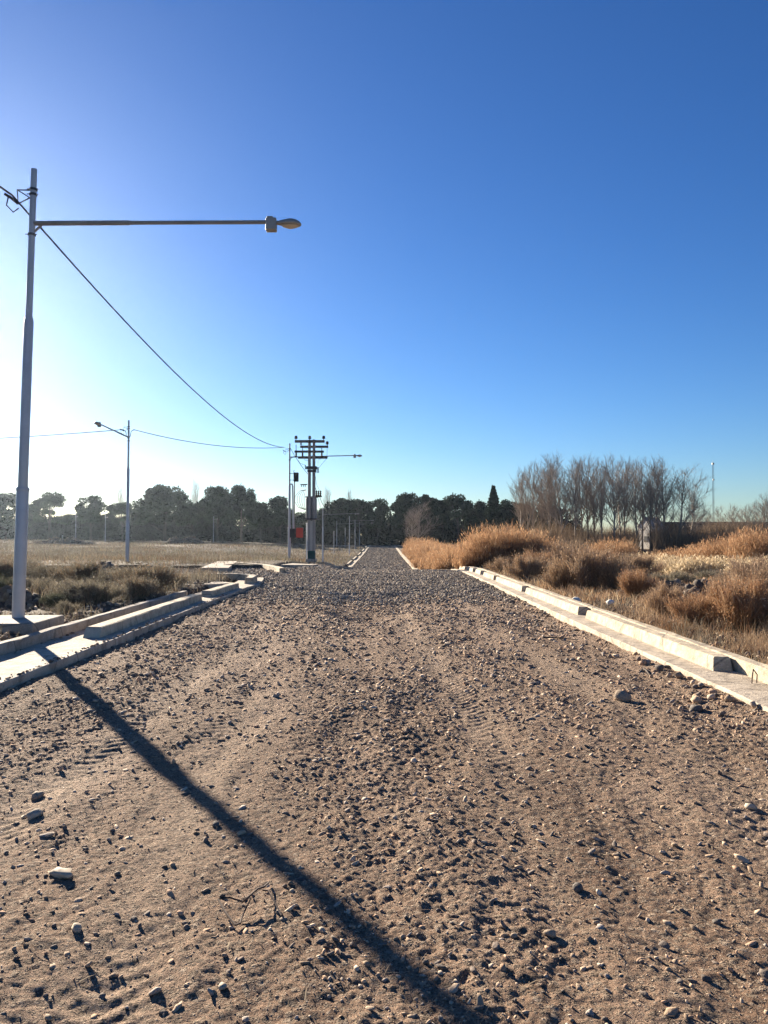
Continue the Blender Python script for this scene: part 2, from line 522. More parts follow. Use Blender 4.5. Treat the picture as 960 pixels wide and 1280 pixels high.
# ------------------------------------------------------------------ stones and debris (uncountable)
def ico(sub):
    import bmesh
    bm = bmesh.new(); bmesh.ops.create_icosphere(bm, subdivisions=sub, radius=1)
    bm.verts.index_update()
    v = np.array([x.co[:] for x in bm.verts]); f = np.array([[q.index for q in p.verts] for p in bm.faces])
    bm.free(); return v, f
ICO1, ICO2 = ico(1), ico(2)

def rand_rot(n, tilt=.5):
    yaw = rng.uniform(0, 2 * math.pi, n); p = rng.normal(0, tilt, n); r = rng.normal(0, tilt, n)
    cy, sy, cp, sp, cr, sr = np.cos(yaw), np.sin(yaw), np.cos(p), np.sin(p), np.cos(r), np.sin(r)
    m = np.empty((n, 3, 3))
    m[:, 0, 0] = cy * cp; m[:, 0, 1] = cy * sp * sr - sy * cr; m[:, 0, 2] = cy * sp * cr + sy * sr
    m[:, 1, 0] = sy * cp; m[:, 1, 1] = sy * sp * sr + cy * cr; m[:, 1, 2] = sy * sp * cr - cy * sr
    m[:, 2, 0] = -sp; m[:, 2, 1] = cp * sr; m[:, 2, 2] = cp * cr
    return m

STONE_COLS = np.array([[.38, .285, .20], [.33, .235, .155], [.27, .20, .14], [.46, .365, .27], [.17, .135, .11], [.36, .24, .16], [.29, .245, .205], [.12, .10, .085], [.15, .125, .105]])
GRAVEL_COLS = np.array([[.27, .225, .175], [.19, .165, .135], [.36, .30, .235], [.44, .37, .29], [.12, .105, .09], [.36, .265, .18]])
def stones(name, x, y, z, size, tmpl, cols, sink=.25, angular=.28, flat=(.45, .85)):
    V, F = tmpl
    n, k = len(x), len(V)
    loc = V[None] * (1 + rng.normal(0, angular, (n, k, 1)).clip(-.5, .5) * .6)
    sc = np.stack([rng.uniform(.7, 1.75, n), rng.uniform(.5, 1.0, n), rng.uniform(*flat, n)], -1) * size[:, None]
    loc = np.einsum('nij,nkj->nki', rand_rot(n, .42), loc * sc[:, None, :])
    loc += np.stack([x, y, z + sc[:, 2] * (1 - 2 * sink)], -1)[:, None, :]
    faces = (F[None] + (np.arange(n) * k)[:, None, None]).reshape(-1, 3)
    c = cols[rng.integers(0, len(cols), n)] * rng.uniform(.75, 1.2, (n, 1))
    o = link(name, arrays_to_mesh(name, loc.reshape(-1, 3), [faces], M['stone'], False, np.repeat(c, k, 0)))
    return tag(o, kind='stuff')

def px_size(y): return np.maximum(y, 1.5) / 768.0

n = 150000
y = 1.7 * np.exp(rng.uniform(0, math.log(14), n)); x = rng.uniform(-3.8, 3.3, n)
dens = .55 + 1.1 * fbm(x * .8, y * .28, 31, 3) + .5 * fbm(x * 2.5, y * 1.6, 33, 2) + .18 * np.exp(-((x - .5) / 1.3) ** 2)
keep = rng.uniform(0, 1, n) < np.clip(dens, .36, 1) * (1 - .62 * tracks(x, y))
x, y = x[keep], y[keep]
s = px_size(y) * (.56 + .16 * sstep(6, 2.5, y)) * (.62 + rng.pareto(2.1, len(x))).clip(.4, 5.0)
s = np.minimum(s, .026 + .0009 * y)
stones('road_gravel', x, y, road_z(x, y), s, ICO1, STONE_COLS * 1.1, .38, .45, (.25, .7))

n = 700                                     # larger pebbles, rounder
y = 1.8 * np.exp(rng.uniform(0, math.log(9), n)); x = rng.uniform(-3.7, 3.3, n)
s = rng.uniform(.009, .02, n) * (1 + .05 * y)
stones('road_pebbles', x, y, road_z(x, y), s, ICO2, STONE_COLS * 1.15, .36, .24, (.25, .45))

n = 38000                                    # dark crushed stone at the crossing
y = 17.5 * np.exp(rng.uniform(0, math.log(2.6), n)); x = rng.uniform(-3.9, 3.3, n)
keep = (y > gravel_edge(x) + .6 - rng.exponential(1.3, n) + 1.2 * (rng.uniform(0, 1, n) < .25))
x, y = x[keep], y[keep]
s = rng.uniform(.016, .042, len(x)) * (1 + .25 * sstep(26, 40, y))
stones('crushed_stone', x, y, np.where(y < 22, np.maximum(gravel_z(x, y), road_z(x, y)), gravel_z(x, y)), s, ICO1, GRAVEL_COLS, .25)
n = 16000
y = 58 * np.exp(rng.uniform(0, math.log(3.6), n)); x = rng.uniform(-3.85, 3.3, n)
stones('crushed_stone', x, y, gravel_z(x, y), rng.uniform(.05, .11, n), ICO1, GRAVEL_COLS * .9, .25)
n = 9000
y = rng.uniform(25.9, 35.2, n); x = -3.9 - rng.exponential(9, n)
stones('side_gravel', x, y, side_z(x, y), rng.uniform(.025, .06, n), ICO1, GRAVEL_COLS, .25)

# loose stones on the verges
n = 5200
x = np.concatenate([-4.95 - rng.exponential(2.2, n // 2), 4.2 + rng.exponential(2.4, n // 2)])
y = 5 * np.exp(rng.uniform(0, math.log(5), n))
ok = ~((x < 0) & (y > 25.5))
x, y = x[ok], y[ok]
stones('verge_stones', x, y, ground_z(x, y), rng.uniform(.015, .05, len(x)), ICO1, STONE_COLS * .9, .25)

n = 260                                      # grit on the gutter slabs
x = np.where(rng.uniform(0, 1, n) < 2, rng.choice([-4.6, -3.83], n, p=[.25, .75]) + rng.exponential(.05, n) * rng.choice([-1, 1], n), 3.34 - rng.exponential(.02, n))
x = np.where(x < 0, np.clip(x, -4.62, -3.83), x); y = 6 * np.exp(rng.uniform(0, math.log(3.2), n))
stones('gutter_grit', x, y, np.where(x < 0, .12, .105) + H(x, y), rng.uniform(.006, .02, n) * (1 + .03 * y), ICO1, STONE_COLS * .8, .25, .42, (.3, .7))

def blades(x, y, z, h, w, lean, col, curve=.35, dirs=None):
    """tapered bent strips: 5 verts, one quad and one triangle each"""
    n = len(x)
    a = rng.uniform(0, 2 * math.pi, n) if dirs is None else dirs
    d = np.stack([np.cos(a), np.sin(a), np.zeros(n)], -1)
    up = np.array([0, 0, 1.0])
    fa = rng.uniform(0, 2 * math.pi, n)
    side = np.stack([np.cos(fa), np.sin(fa), np.zeros(n)], -1) * (w / 2)[:, None]
    b = np.stack([x, y, z], -1)
    sl, cl = np.sin(lean)[:, None], np.cos(lean)[:, None]
    mid = b + (d * sl * .8 + up * cl) * (h * .55)[:, None]
    tip = mid + (d * np.sin(lean + curve)[:, None] + up * np.cos(lean + curve)[:, None]) * (h * .45)[:, None]
    v = np.stack([b - side, b + side, mid - side * .8, mid + side * .8, tip], 1).reshape(-1, 3)
    i = np.arange(n)[:, None] * 5
    return v, i + np.array([[0, 1, 3, 2]]), i + np.array([[2, 3, 4]]), np.repeat(col, 5, 0)

# twigs and straw lying on the road
n = 2600
y = 1.8 * np.exp(rng.uniform(0, math.log(11), n)); x = rng.uniform(-3.8, 3.3, n)
edge = rng.uniform(0, 1, n) < .35
x = np.where(edge, np.where(rng.uniform(0, 1, n) < .5, -3.7 + rng.exponential(.4, n), 3.25 - rng.exponential(.35, n)), x)
c = np.array([[.34, .26, .17], [.16, .11, .08], [.42, .34, .23], [.09, .065, .05]])[rng.integers(0, 4, n)]
v, q, t3, cc = blades(x, y, road_z(x, y) + .008, rng.uniform(.03, .14, n) * (1 + .04 * y), .0028 + .0009 * y, np.full(n, 1.45), c, .2)
tag(link('road_debris', arrays_to_mesh('road_debris', v, [q, t3], M['twig'], False, cc)), kind='stuff')

# ------------------------------------------------------------------ gutters and kerbs
def prism(name, path, prof, zf, mat, ends=True, jitter=.004, parent=None):
    """sweep a profile of (offset to the right, height) along a path of (x, y)"""
    v, f = [], []
    n, m = len(path), len(prof)
    for i, (x, y) in enumerate(path):
        a, b = path[max(i - 1, 0)], path[min(i + 1, n - 1)]
        d = Vector((b[0] - a[0], b[1] - a[1])).normalized(); r = Vector((d.y, -d.x))
        z0 = float(zf(x, y))
        for (o, h) in prof:
            j = random.uniform(-jitter, jitter)
            v.append((x + r.x * o + j, y + r.y * o, z0 + h + random.uniform(-jitter, jitter)))
    for i in range(n - 1):
        for k in range(m):
            f.append((i * m + k, (i + 1) * m + k, (i + 1) * m + (k + 1) % m, i * m + (k + 1) % m))
    if ends:
        f.append(tuple(range(m))); f.append(tuple(reversed([(n - 1) * m + k for k in range(m)])))
    me = bpy.data.meshes.new(name); me.from_pydata(v, [], f); me.materials.append(mat)
    import bmesh
    bm = bmesh.new(); bm.from_mesh(me); bmesh.ops.recalc_face_normals(bm, faces=bm.faces); bm.to_mesh(me); bm.free()
    return link(name, me, parent)

def line(a, b, step):
    n = max(2, int(math.hypot(b[0] - a[0], b[1] - a[1]) / step) + 1)
    return [(a[0] + (b[0] - a[0]) * i / (n - 1), a[1] + (b[1] - a[1]) * i / (n - 1)) for i in range(n)]

def rect(o0, o1, h0, h1, c=.012):
    return [(o0, h0), (o0, h1 - c), (o0 + c, h1), (o1 - c, h1), (o1, h1 - c), (o1, h0)]

# left: a gutter slab, a low kerb behind it, raised kerb blocks on it
tag(prism('gutter_slab', line((-4.70, -9), (-4.70, 21.6), .35) + line((-4.70, 21.8), (-4.55, 23.2), .35) , rect(.002, .90, -.25, .12, .012), H, M['conc']), kind='structure')
tag(prism('gutter_slab', [(-4.55, 23.21), (-4.62, 24.4), (-4.75, 25.6), (-4.9, 26.5)], rect(.0, .80, -.25, .112, .01), H, M['conc']), kind='structure')
tag(prism('kerb', line((-4.78, -9), (-4.78, 18.4), .3), rect(0, .13, -.2, .26, .015), H, M['conc3'], jitter=.007), kind='structure')
# splay of the side-street gutter
tag(prism('gutter_slab', [(-4.62, 22.2), (-5.6, 23.3), (-6.9, 24.7), (-8.6, 25.6), (-12, 25.95), (-20, 26.0)], rect(-.42, .42, -.3, .185, .01), H, M['conc']), kind='structure')

def kerb_block(path, prof, label, slope=.3, grp=None, base=.12, mat='conc2'):
    """a raised kerb whose near end slopes down"""
    o = prism('kerb_block', path, prof, lambda x, y: float(H(x, y)) + base, M[mat], jitter=.003)
    me = o.data; m = len(prof)
    top = max(p[1] for p in prof)
    y0 = path[0][1]
    d = Vector((path[1][0] - path[0][0], path[1][1] - path[0][1])).normalized()
    for k in range(m):                                   # lean the near end back
        h = prof[k][1]
        if h > top * .5:
            me.vertices[k].co.x += d.x * slope * h / top; me.vertices[k].co.y += d.y * slope * h / top
    return tag(o, label, 'kerb', grp)

KP = [(0, 0), (0, .13), (.015, .142), (.20, .142), (.225, .13), (.245, 0)]
path = [(-4.29, 11.05), (-4.29, 11.32)] + line((-4.29, 11.5), (-4.29, 17.3), .35)
kerb_block(path, KP, 'long grey kerb block on the left gutter slab beside the nearest lamp', .14)
path = [(-4.29, 18.2), (-4.29, 18.45)] + line((-4.26, 18.6), (-4.2, 21.3), .35)
kerb_block(path, KP, 'short grey kerb block on the left gutter, just beyond the long one', .12)
cv = [(-4.02, 23.0), (-4.03, 23.4), (-4.08, 24.1)]
for k in range(1, 9):
    a = math.pi / 2 * k / 8
    cv.append((-4.08 - 1.2 * (1 - math.cos(a)), 24.1 + 1.5 * math.sin(a)))
cv += line((-5.6, 25.65), (-8.2, 25.9), .4)
kerb_block(cv, [(-.1, 0), (-.1, .19), (-.08, .205), (.12, .205), (.14, .19), (.14, 0)], 'curved pale kerb at the near corner where the side street turns off left', .06, base=.10)

# far side of the side street
fk = [(0, -.3), (0, .17), (.02, .185), (.15, .185), (.17, .17), (.17, -.3)]
for a, b, lab in (((-30, 36.4), (-12.9, 36.2), 'low grey kerb across the side street, running left past the foot of the second lamp'),
                  ((-12.2, 36.2), (-8.1, 36.1), 'low grey kerb across the side street, between the second lamp and the sloping concrete apron')):
    tag(prism('kerb_block', line(a, b, .6), fk, H, M['conc2']), lab, 'kerb')
ap = MB()
pts = [at(251, 709.5, .2), at(286, 709.5, .2), at(297, 701, .24), at(273, 701, .24)]
top = [(p[0], p[1], .2 + .03 * (i > 1)) for i, p in enumerate(pts)]
ap.add(top + [(p[0], p[1], -.2) for p in top], [(0, 1, 2, 3), (0, 4, 5, 1), (1, 5, 6, 2), (2, 6, 7, 3), (3, 7, 4, 0)])
tag(ap.build('concrete_apron', M['conc']), 'pale sloping concrete apron across the side street, left of the transformer poles', 'concrete slab')
ck = [at(299, 702, .27), at(315, 703, .27), at(335, 704.5, .27), at(350, 707.5, .26), at(357, 710, .24)]
tag(prism('kerb_block', [(p[0], p[1]) for p in ck], [(0, -.3), (0, .23), (.02, .245), (.22, .245), (.24, .23), (.24, -.3)], H, M['conc2']), 'pale curving kerb at the far corner, just before the lamp with the red cabinet door', 'kerb')
def flat_slab(corners, z, th, label, mat='conc'):
    m = MB()
    tops = [(x, y, z + float(H(x, y))) for x, y in corners]; k = len(tops)
    m.add(tops + [(a, b, c - th) for a, b, c in tops], [tuple(range(k))] + [(i, i + k, (i + 1) % k + k, (i + 1) % k) for i in range(k)])
    return tag(m.build('concrete_slab', M[mat]), label, 'concrete slab')
flat_slab([(-6.6, 36.3), (-5.3, 36.0), (-5.0, 37.2), (-6.2, 37.6)], .12, .3, 'small pale concrete slab on the ground before the lamp with the red cabinet door')
flat_slab([(-4.9, 37.0), (-3.4, 37.0), (-3.2, 38.6), (-4.6, 39.2)], .14, .3, 'small pale concrete slab at the foot of the twin transformer poles')
flat_slab([(-2.6, 38.2), (-1.5, 38.2), (-1.6, 42.5), (-2.2, 43.0)], .20, .35, 'pale concrete slab at the start of the far left kerb')

# kerbs beyond the crossing, both sides of the far road
tag(prism('kerb', line((-3.95, 46), (-4.0, 330), 2.5), rect(0, .5, -.2, .16, .01), H, M['conc2']), kind='structure')
tag(prism('kerb', line((3.3, 66), (3.35, 330), 2.5), rect(0, .55, -.2, .17, .01), H, M['conc2']), kind='structure')
for k, y in enumerate((92, 110, 132, 158, 190)):
    o = prism('kerb_block', line((-4.3, y), (-4.3, y + 12 + 2 * k), 3), rect(0, .25, 0, .2, .01), lambda a, b: float(H(a, b)) + .15, M['conc2'])
    tag(o, 'white kerb block on the left edge of the far road below the row of lamps', 'kerb', 'kerb blocks along the far road')

# right: gutter slab, raised blocks, low kerb behind
def rx(y): return 3.42
rp = [(rx(y), y) for y in np.arange(-9, 37.5, .4)] + [(3.6, 37.9), (4.2, 38.5), (5.3, 39.2), (7.6, 39.8)]
tag(prism('gutter_slab', rp, rect(-.10, .445, -.25, .105, .012), H, M['conc']), kind='structure')
rp2 = [(x + .45, y) if y < 37.6 else (x + .35, y - .2) for x, y in rp]
tag(prism('kerb', rp2, rect(0, .16, -.25, .245, .02), H, M['conc2'], jitter=.008), kind='structure')
ends = [8.45, 14.3, 20.1, 25.2, 28.6, 31.0, 34.0, 37.2]
RP = [(.0, 0), (.03, .13), (.045, .145), (.20, .145), (.215, .13), (.215, 0)]
where = ['nearest block on the right gutter, its dark end facing the camera',
         'second pale kerb block along the right gutter, beside the white concrete chunk',
         'third pale kerb block along the right gutter, beside the brown shrubs',
         'fourth pale kerb block along the right gutter, at the edge of the dark gravel',
         'fifth pale kerb block along the right gutter, beside the tall orange grass',
         'sixth small pale kerb block along the right gutter, near the crossing',
         'last small kerb block at the far end of the right gutter, at the crossing']
for k in range(7):
    gap = .55 if k < 3 else .9
    a, b = ends[k], ends[k + 1] - gap
    path = [(rx(a) + .205, a), (rx(a) + .205, a + .16)] + [(rx(y) + .205, y) for y in np.linspace(a + .3, b, max(3, int((b - a) / .4)))]
    kerb_block(path, RP, where[k], .07, 'kerb blocks along the right gutter', .105)

# ------------------------------------------------------------------ street lamps
def lamp_head(root, p, d, mat_scale=1.0):
    """a control box and a tear-drop head; p = end of the arm, d = arm's direction"""
    d = Vector(d).normalized(); s = Vector((-d.y, d.x, 0)).normalized(); u = d.cross(s) * -1
    u = Vector((0, 0, 1)) if u.z < 0 else u
    rot = Matrix((d, s, d.cross(s))).transposed()
    p = Vector(p)
    m = MB(); m.box(p + d * .09 + Vector((0, 0, -.045)), (.17, .13, .20), rot, .02)
    m.box(p + d * .07 + Vector((0, 0, .065)), (.10, .10, .03), rot, .01)
    hd = m.build('control_box', M['head'], root)
    prof = [(.0, .035, .035), (.06, .045, .05), (.14, .085, .07), (.22, .11, .085), (.30, .10, .075), (.36, .06, .045), (.385, .02, .018)]
    vs, fs, n = [], [], 14
    for (t, w, h) in prof:
        for k in range(n):
            a = 2 * math.pi * k / n
            hz = math.sin(a) * h * (1.0 if math.sin(a) > 0 else .55)
            vs.append(p + d * (.17 + t) + s * math.cos(a) * w + Vector((0, 0, hz - .02 - t * .06)))
    fs = [(i * n + k, i * n + (k + 1) % n, (i + 1) * n + (k + 1) % n, (i + 1) * n + k) for i in range(len(prof) - 1) for k in range(n)]
    fs += [tuple(reversed(range(n))), tuple((len(prof) - 1) * n + k for k in range(n))]
    mm = MB(); mm.add(vs, fs)
    h = mm.build('lamp_head', M['head'], root, True, sharp=60)
    g = MB()
    vs = [p + d * (.17 + .21) + Vector((0, 0, -.135 + .07))]
    for k in range(14):
        a = 2 * math.pi * k / 14
        vs.append(p + d * (.17 + .22 + .13 * math.cos(a)) + s * .085 * math.sin(a) + Vector((0, 0, -.055 - .015)))
    vs.append(p + d * (.17 + .22) + Vector((0, 0, -.115)))
    fs = [(15, 1 + k, 1 + (k + 1) % 14) for k in range(14)] + [(0, 1 + (k + 1) % 14, 1 + k) for k in range(14)]
    g.add(vs, fs)
    g.build('lamp_glass', M['glass'], h, True)

def street_lamp(loc, arm_dir, arm_len, label, lean=0.0, height=6.95, base=True, detail=True, rise=.10):
    root = empty('street_lamp', loc, 0, label, 'street lamp', 'street lamps')
    root.rotation_euler = (0, R(lean), 0)
    p = MB()
    z1, z2 = 1.97, 4.6
    p.lathe([(.092, -.05), (.090, z1 - .02), (.078, z1 + .03)], n=16)
    p.lathe([(.072, z1 + .03), (.070, z2 - .02), (.055, z2 + .03)], n=16)
    p.lathe([(.051, z2 + .03), (.045, height)], n=14)
    p.build('pole', M['pole'], root, True)
    c = MB(); c.lathe([(.094, z1 - .035), (.097, z1 - .02), (.097, z1 + .005), (.09, z1 + .02)], n=16)
    c.build('collar', M['pole'], root, True)
    az = height - .85
    d = Vector((arm_dir[0], arm_dir[1], 0)).normalized()
    e = d * arm_len + Vector((0, 0, az + rise))
    a = MB(); a.tube([d * .03 + Vector((0, 0, az)), d * (arm_len * .42) + Vector((0, 0, az + rise * .42))], .037, 10)
    a.tube([d * (arm_len * .42) + Vector((0, 0, az + rise * .42)), e], .030, 10)
    a.tube([d * .03 + Vector((0, 0, az - .14)), d * .16 + Vector((0, 0, az - .01))], .02, 6)
    a.build('arm', M['arm'], root, True)
    lamp_head(root, e, (e - (d * .03 + Vector((0, 0, az)))).normalized())
    if detail:
        for z in (az - .18, height - .32, height - .40):
            b = MB()
            b.lathe([(.058, z - .018), (.062, z), (.058, z + .018)], n=12)
            b.tube([(-.09, -.02, z), (.09, -.02, z)], .008, 5)
            b.build('clamp', M['metal'], root, True)
        k = MB()
        k.tube([(-.05, 0, height - .33), (-.25, 0, height - .33), (-.23, 0, height - .55), (-.05, 0, height - .45)], .012, 5)
        k.tube([(-.25, 0, height - .33), (-.05, 0, height - .45)], .009, 5)
        k.tube([(-.23, 0, height - .55), (-.33, -.04, height - .47), (-.4, -.1, height - .44)], .022, 6)
        k.tube([(-.36, -.05, height - .47), (-.38, -.06, height - .60), (-.28, -.04, height - .70), (-.22, 0, height - .62)], .011, 5)
        k.build('cable_bracket', M['metal'], root, True)
    return root

L1 = Vector((-5.57, 11.8, .33))
street_lamp(L1, (1, 0), 3.62, 'tall grey street lamp nearest the camera, long arm reaching right over the road', 1.25)
# its footing
fb = MB(); fb.box((-6.0, 11.55, .13), (2.0, 1.2, .40), Matrix.Rotation(R(2), 3, 'Z'), .02)
tag(fb.build('lamp_base', M['conc3']), 'square concrete footing under the nearest street lamp, behind the left kerb', 'concrete base')
L2 = Vector((-12.7, 38.3, float(ground_z(-12.7, 38.3)) + .05))
street_lamp(L2, (0, -1), 3.9, 'street lamp alone in the dry field, its arm reaching towards the camera', 0.1, 7.3 - L2.z)
L3 = Vector((-5.76, 47.6, .05))
street_lamp(L3, (1, 0), 3.95, 'street lamp standing beside the twin transformer poles, with boxes fixed along its pole', 0.0, 7.2)
far = [(-6.9, 89, 'first lamp of the far row beyond the transformer poles'),
       (-5.75, 134, 'second lamp of the far row beyond the transformer poles'),
       (-6.3, 177, 'third lamp of the far row beyond the transformer poles'),
       (-6.6, 222, 'fourth lamp of the far row, small and thin before the dark trees'),
       (-6.9, 262, 'fifth lamp of the far row, small and close to the wood'),
       (-7.2, 300, 'farthest lamp of the far row down the road'),
       (X(95, 171), 171, 'distant thin lamp in the hazy field, far left of the second lamp'),
       (X(267, 198), 198, 'distant lamp in the field before the two tallest pines'),
       (X(132, 185), 185, 'distant thin lamp just left of the lone field lamp'),
       (X(421, 205), 205, 'distant pale lamp between the transformer poles and the far row')]
tops = []
for x, y, lab in far:
    z = float(ground_z(x, y))
    street_lamp((x, y, z), (1, 0) if x > -20 else (.5, -1), 3.7, lab, 0, 6.9, detail=False)
    tops.append(Vector((x, y, z + 6.5)))
for px, y, h, lab in ((79, 165, 2.0, 'short white post in the hazy field at far left'), (417.5, 128, 4.2, 'plain thin pale post right of the transformer poles'),
                      (383.5, 60, 3.3, 'thin white post just left of the transformer poles'), (431.5, 190, 5.0, 'plain distant post among the far lamps')):
    x = X(px, y); m = MB(); m.lathe([(.05, -.1), (.045, h - .03), (.03, h)], n=8); m.lathe([(.075, h), (.06, h + .05), (.02, h + .07)], n=8)
    tag(m.build('post', M['pole'], None, True, (x, y, float(ground_z(x, y)))), lab, 'post')

def cable(a, b, sag, r, label, n=28):
    a, b = Vector(a), Vector(b)
    pts = []
    for i in range(n + 1):
        t = i / n; p = a.lerp(b, t); p.z -= 4 * sag * t * (1 - t); pts.append(p)
    m = MB(); m.tube(pts, r, 6)
    return tag(m.build('overhead_cable', M['cable'], None, True), label, 'cable', 'overhead cables')
a1 = L1 + Vector((-.14, -.08, 6.50)); a3 = L3 + Vector((-.3, -.1, 6.95)); a2 = L2 + Vector((0, 0, 6.55))
cable(a1, a3, .95, .016, 'thick black cable sagging from the nearest lamp to the transformer poles', 40)
cable(a1, (-5.75, -24, 6.9), .95, .016, 'black cable leaving the picture at left from the top of the nearest lamp', 40)
cable(a2 + Vector((.25, 0, 0)), a3, .35, .018, 'thin cable from the lone field lamp across to the transformer poles')
cable(a2 + Vector((-.25, 0, 0)), (-47, 39, 6.5), .6, .018, 'thin cable from the lone field lamp out of the picture at left')
for p, s in ((a2, 1), (a2, -1)):
    pass
m = MB(); m.tube([a2 + Vector((.3, 0, 0)), a2 + Vector((.14, 0, -.08)), a2 + Vector((.09, 0, -.35)), a2 + Vector((0, 0, -.42)), a2 + Vector((-.09, 0, -.35)), a2 + Vector((-.14, 0, -.08)), a2 + Vector((-.3, 0, 0))], .018, 6)
tag(m.build('cable_loop', M['cable'], None, True), 'drooping cable loop around the top of the lone field lamp', 'cable')
TP = Vector((X(389, 45), 45, .02))
cable(L3 + Vector((.05, -.05, 6.9)), TP + Vector((-.1, 0, 5.0)), .1, .014, 'cable slanting down from the lamp to the twin transformer poles')
cable(TP + Vector((.25, .1, 4.3)), tops[0], .3, .016, 'cable running from the transformer poles to the first lamp of the far row')
for k in range(4):
    cable(tops[k], tops[k + 1], .5, .02, 'thin cable strung between lamps of the far row')

# ------------------------------------------------------------------ the twin-pole transformer station
S = 45 / 960.0                              # metres to one photo pixel at that distance
def tx(px): return (px - 389) * S
def tz(py): return (701.5 - py) * S
tr = empty('transformer_pole', TP, 0, 'twin concrete poles carrying crossarms, insulators and a transformer, green band at the foot', 'utility pole')
for px in (386.6, 392.2):
    m = MB(); m.tube([(tx(px), 0, -.2), (tx(px), 0, tz(640)), (tx(px), 0, tz(549))], [.115, .10, .082], 12)
    m.build('pole', M['cpole'], tr, True)
m = MB(); m.box((tx(389.4), .02, (tz(651) + tz(688.2)) / 2), (.36, .20, tz(651) - tz(688.2)), None, .02); m.build('lower_lit_casing', M['lit_casing'], tr)  # concrete filler between the poles; its pale colour stands in for reflected light
m = MB(); m.box((tx(389.4), 0, tz(694.5)), (.44, .26, 12.5 * S)); m.build('green_band', M['green'], tr)
m = MB(); m.box((tx(389.4), 0, .06), (.62, .5, .18), None, .03); m.build('footing', M['conc'], tr)
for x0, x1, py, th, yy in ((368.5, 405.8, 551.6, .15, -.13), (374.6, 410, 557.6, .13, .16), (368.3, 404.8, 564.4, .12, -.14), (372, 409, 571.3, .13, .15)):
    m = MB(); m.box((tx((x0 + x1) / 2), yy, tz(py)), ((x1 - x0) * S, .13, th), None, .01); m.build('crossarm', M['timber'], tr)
def insulator(px, py, yy, h=.28, r=.11):
    m = MB(); c = (tx(px), yy, tz(py))
    m.lathe([(.015, 0), (.02, h * .3), (r * .7, h * .35), (r, h * .45), (r * .6, h * .55), (r * .95, h * .65), (r * .6, h * .78), (r * .8, h * .9), (.02, h)], c, 10)
    m.build('insulator', M['porc'], tr, True)
for px in (370, 387.2, 404.6): insulator(px, 550.4, -.13)
insulator(408.6, 556.6, .16); insulator(375.6, 556.6, .16, .2, .06)
for px in (370.4, 378.4, 402.4):           # fuse holders between the crossarms
    m = MB()
    m.tube([(tx(px), -.24, tz(556 if px < 372 else 560)), (tx(px), -.24, tz(570))], .022, 6)
    m.lathe([(.045, 0), (.06, .05), (.04, .1), (.06, .15), (.04, .2), (.055, .26)], (tx(px), -.22, tz(571)), 8)
    m.build('fuse_holder', M['porc'], tr, True)
m = MB(); m.box((tx(389.4), 0, tz(584.5)), (.62, .34, .16), None, .01); m.box((tx(389.4), 0, tz(588.5)), (.48, .30, .12))
m.tube([(tx(381.5), -.1, tz(581)), (tx(382), -.1, tz(586.5))], .03, 6)
for q in (394.5, 396.2, 397.8): m.tube([(tx(q), -.1, tz(584)), (tx(q + .8), -.15, tz(591))], .026, 6)
m.build('bracket', M['metal'], tr)
m = MB(); m.box((tx(380), -.1, tz(605.6)), (8.5 * S, .06, .06))
for q in (377, 379.3, 381.6): m.tube([(tx(q), -.1, tz(605.6)), (tx(q), -.1, tz(608.5))], .024, 6)
m.build('terminal_bar', M['metal'], tr)
tb = MB(); tb.box((tx(388.6), .34, tz(635)), (.62, .46, 1.25), None, .06)
for q in range(7): tb.box((tx(383.2 + q * 1.75), .07, tz(635.5)), (.03, .10, 1.0))
tk = tb.build('transformer', M['tank'], tr)
m = MB(); m.box((tx(388.6), .34, tz(620.8)), (.70, .52, .07), None, .01); m.build('tank_lid', M['tank'], tk)
for q in (395.4, 398, 400.6):
    m = MB(); m.lathe([(.05, 0), (.06, .08), (.035, .1), (.06, .18), (.035, .2), (.055, .28), (.02, .34)], (tx(q), .05, tz(620)), 8)
    m.build('bushing', M['porc'], tk, True)
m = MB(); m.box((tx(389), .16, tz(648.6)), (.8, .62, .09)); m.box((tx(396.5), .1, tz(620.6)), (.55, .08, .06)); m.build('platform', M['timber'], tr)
m = MB()
for k in range(5):                          # cable loops beside the tank
    r = .08 + .085 * k
    m.tube([(tx(383), -.1 - .02 * k, tz(612)), (tx(383) - r * .9, -.1, tz(613.5)), (tx(383) - r * 1.55, -.1, tz(620)), (tx(383) - r * 1.6, -.1, tz(627)), (tx(383) - r * 1.1, -.1, tz(634)), (tx(383) - r * .2, -.08, tz(637))], .012, 5)
m.build('cable_coil', M['cable'], tr, True)
m = MB()
m.tube([(tx(408.6), .16, tz(553)), (tx(408.4), .1, tz(572)), (tx(402), 0, tz(580)), (tx(397.5), -.1, tz(586))], .009, 5)
m.tube([(tx(397), -.1, tz(587)), (tx(397.6), -.1, tz(575)), (tx(399), -.1, tz(573.6)), (tx(401), -.1, tz(574))], .009, 5)
m.tube([(tx(379.5), -.2, tz(571)), (tx(381), -.15, tz(575)), (tx(385), -.1, tz(575.5))], .009, 5)
m.tube([(tx(373), -.15, tz(575)), (tx(375), -.15, tz(579)), (tx(381), -.1, tz(581))], .008, 5)
m.tube([(tx(393.6), -.1, tz(592)), (tx(396), -.1, tz(606)), (tx(399.5), -.05, tz(613))], .010, 5)
m.tube([(tx(398.5), 0, tz(618)), (tx(402), .2, tz(628)), (tx(405), .5, tz(634))], .016, 5)
m.build('jumper_wire', M['cable'], tr, True)

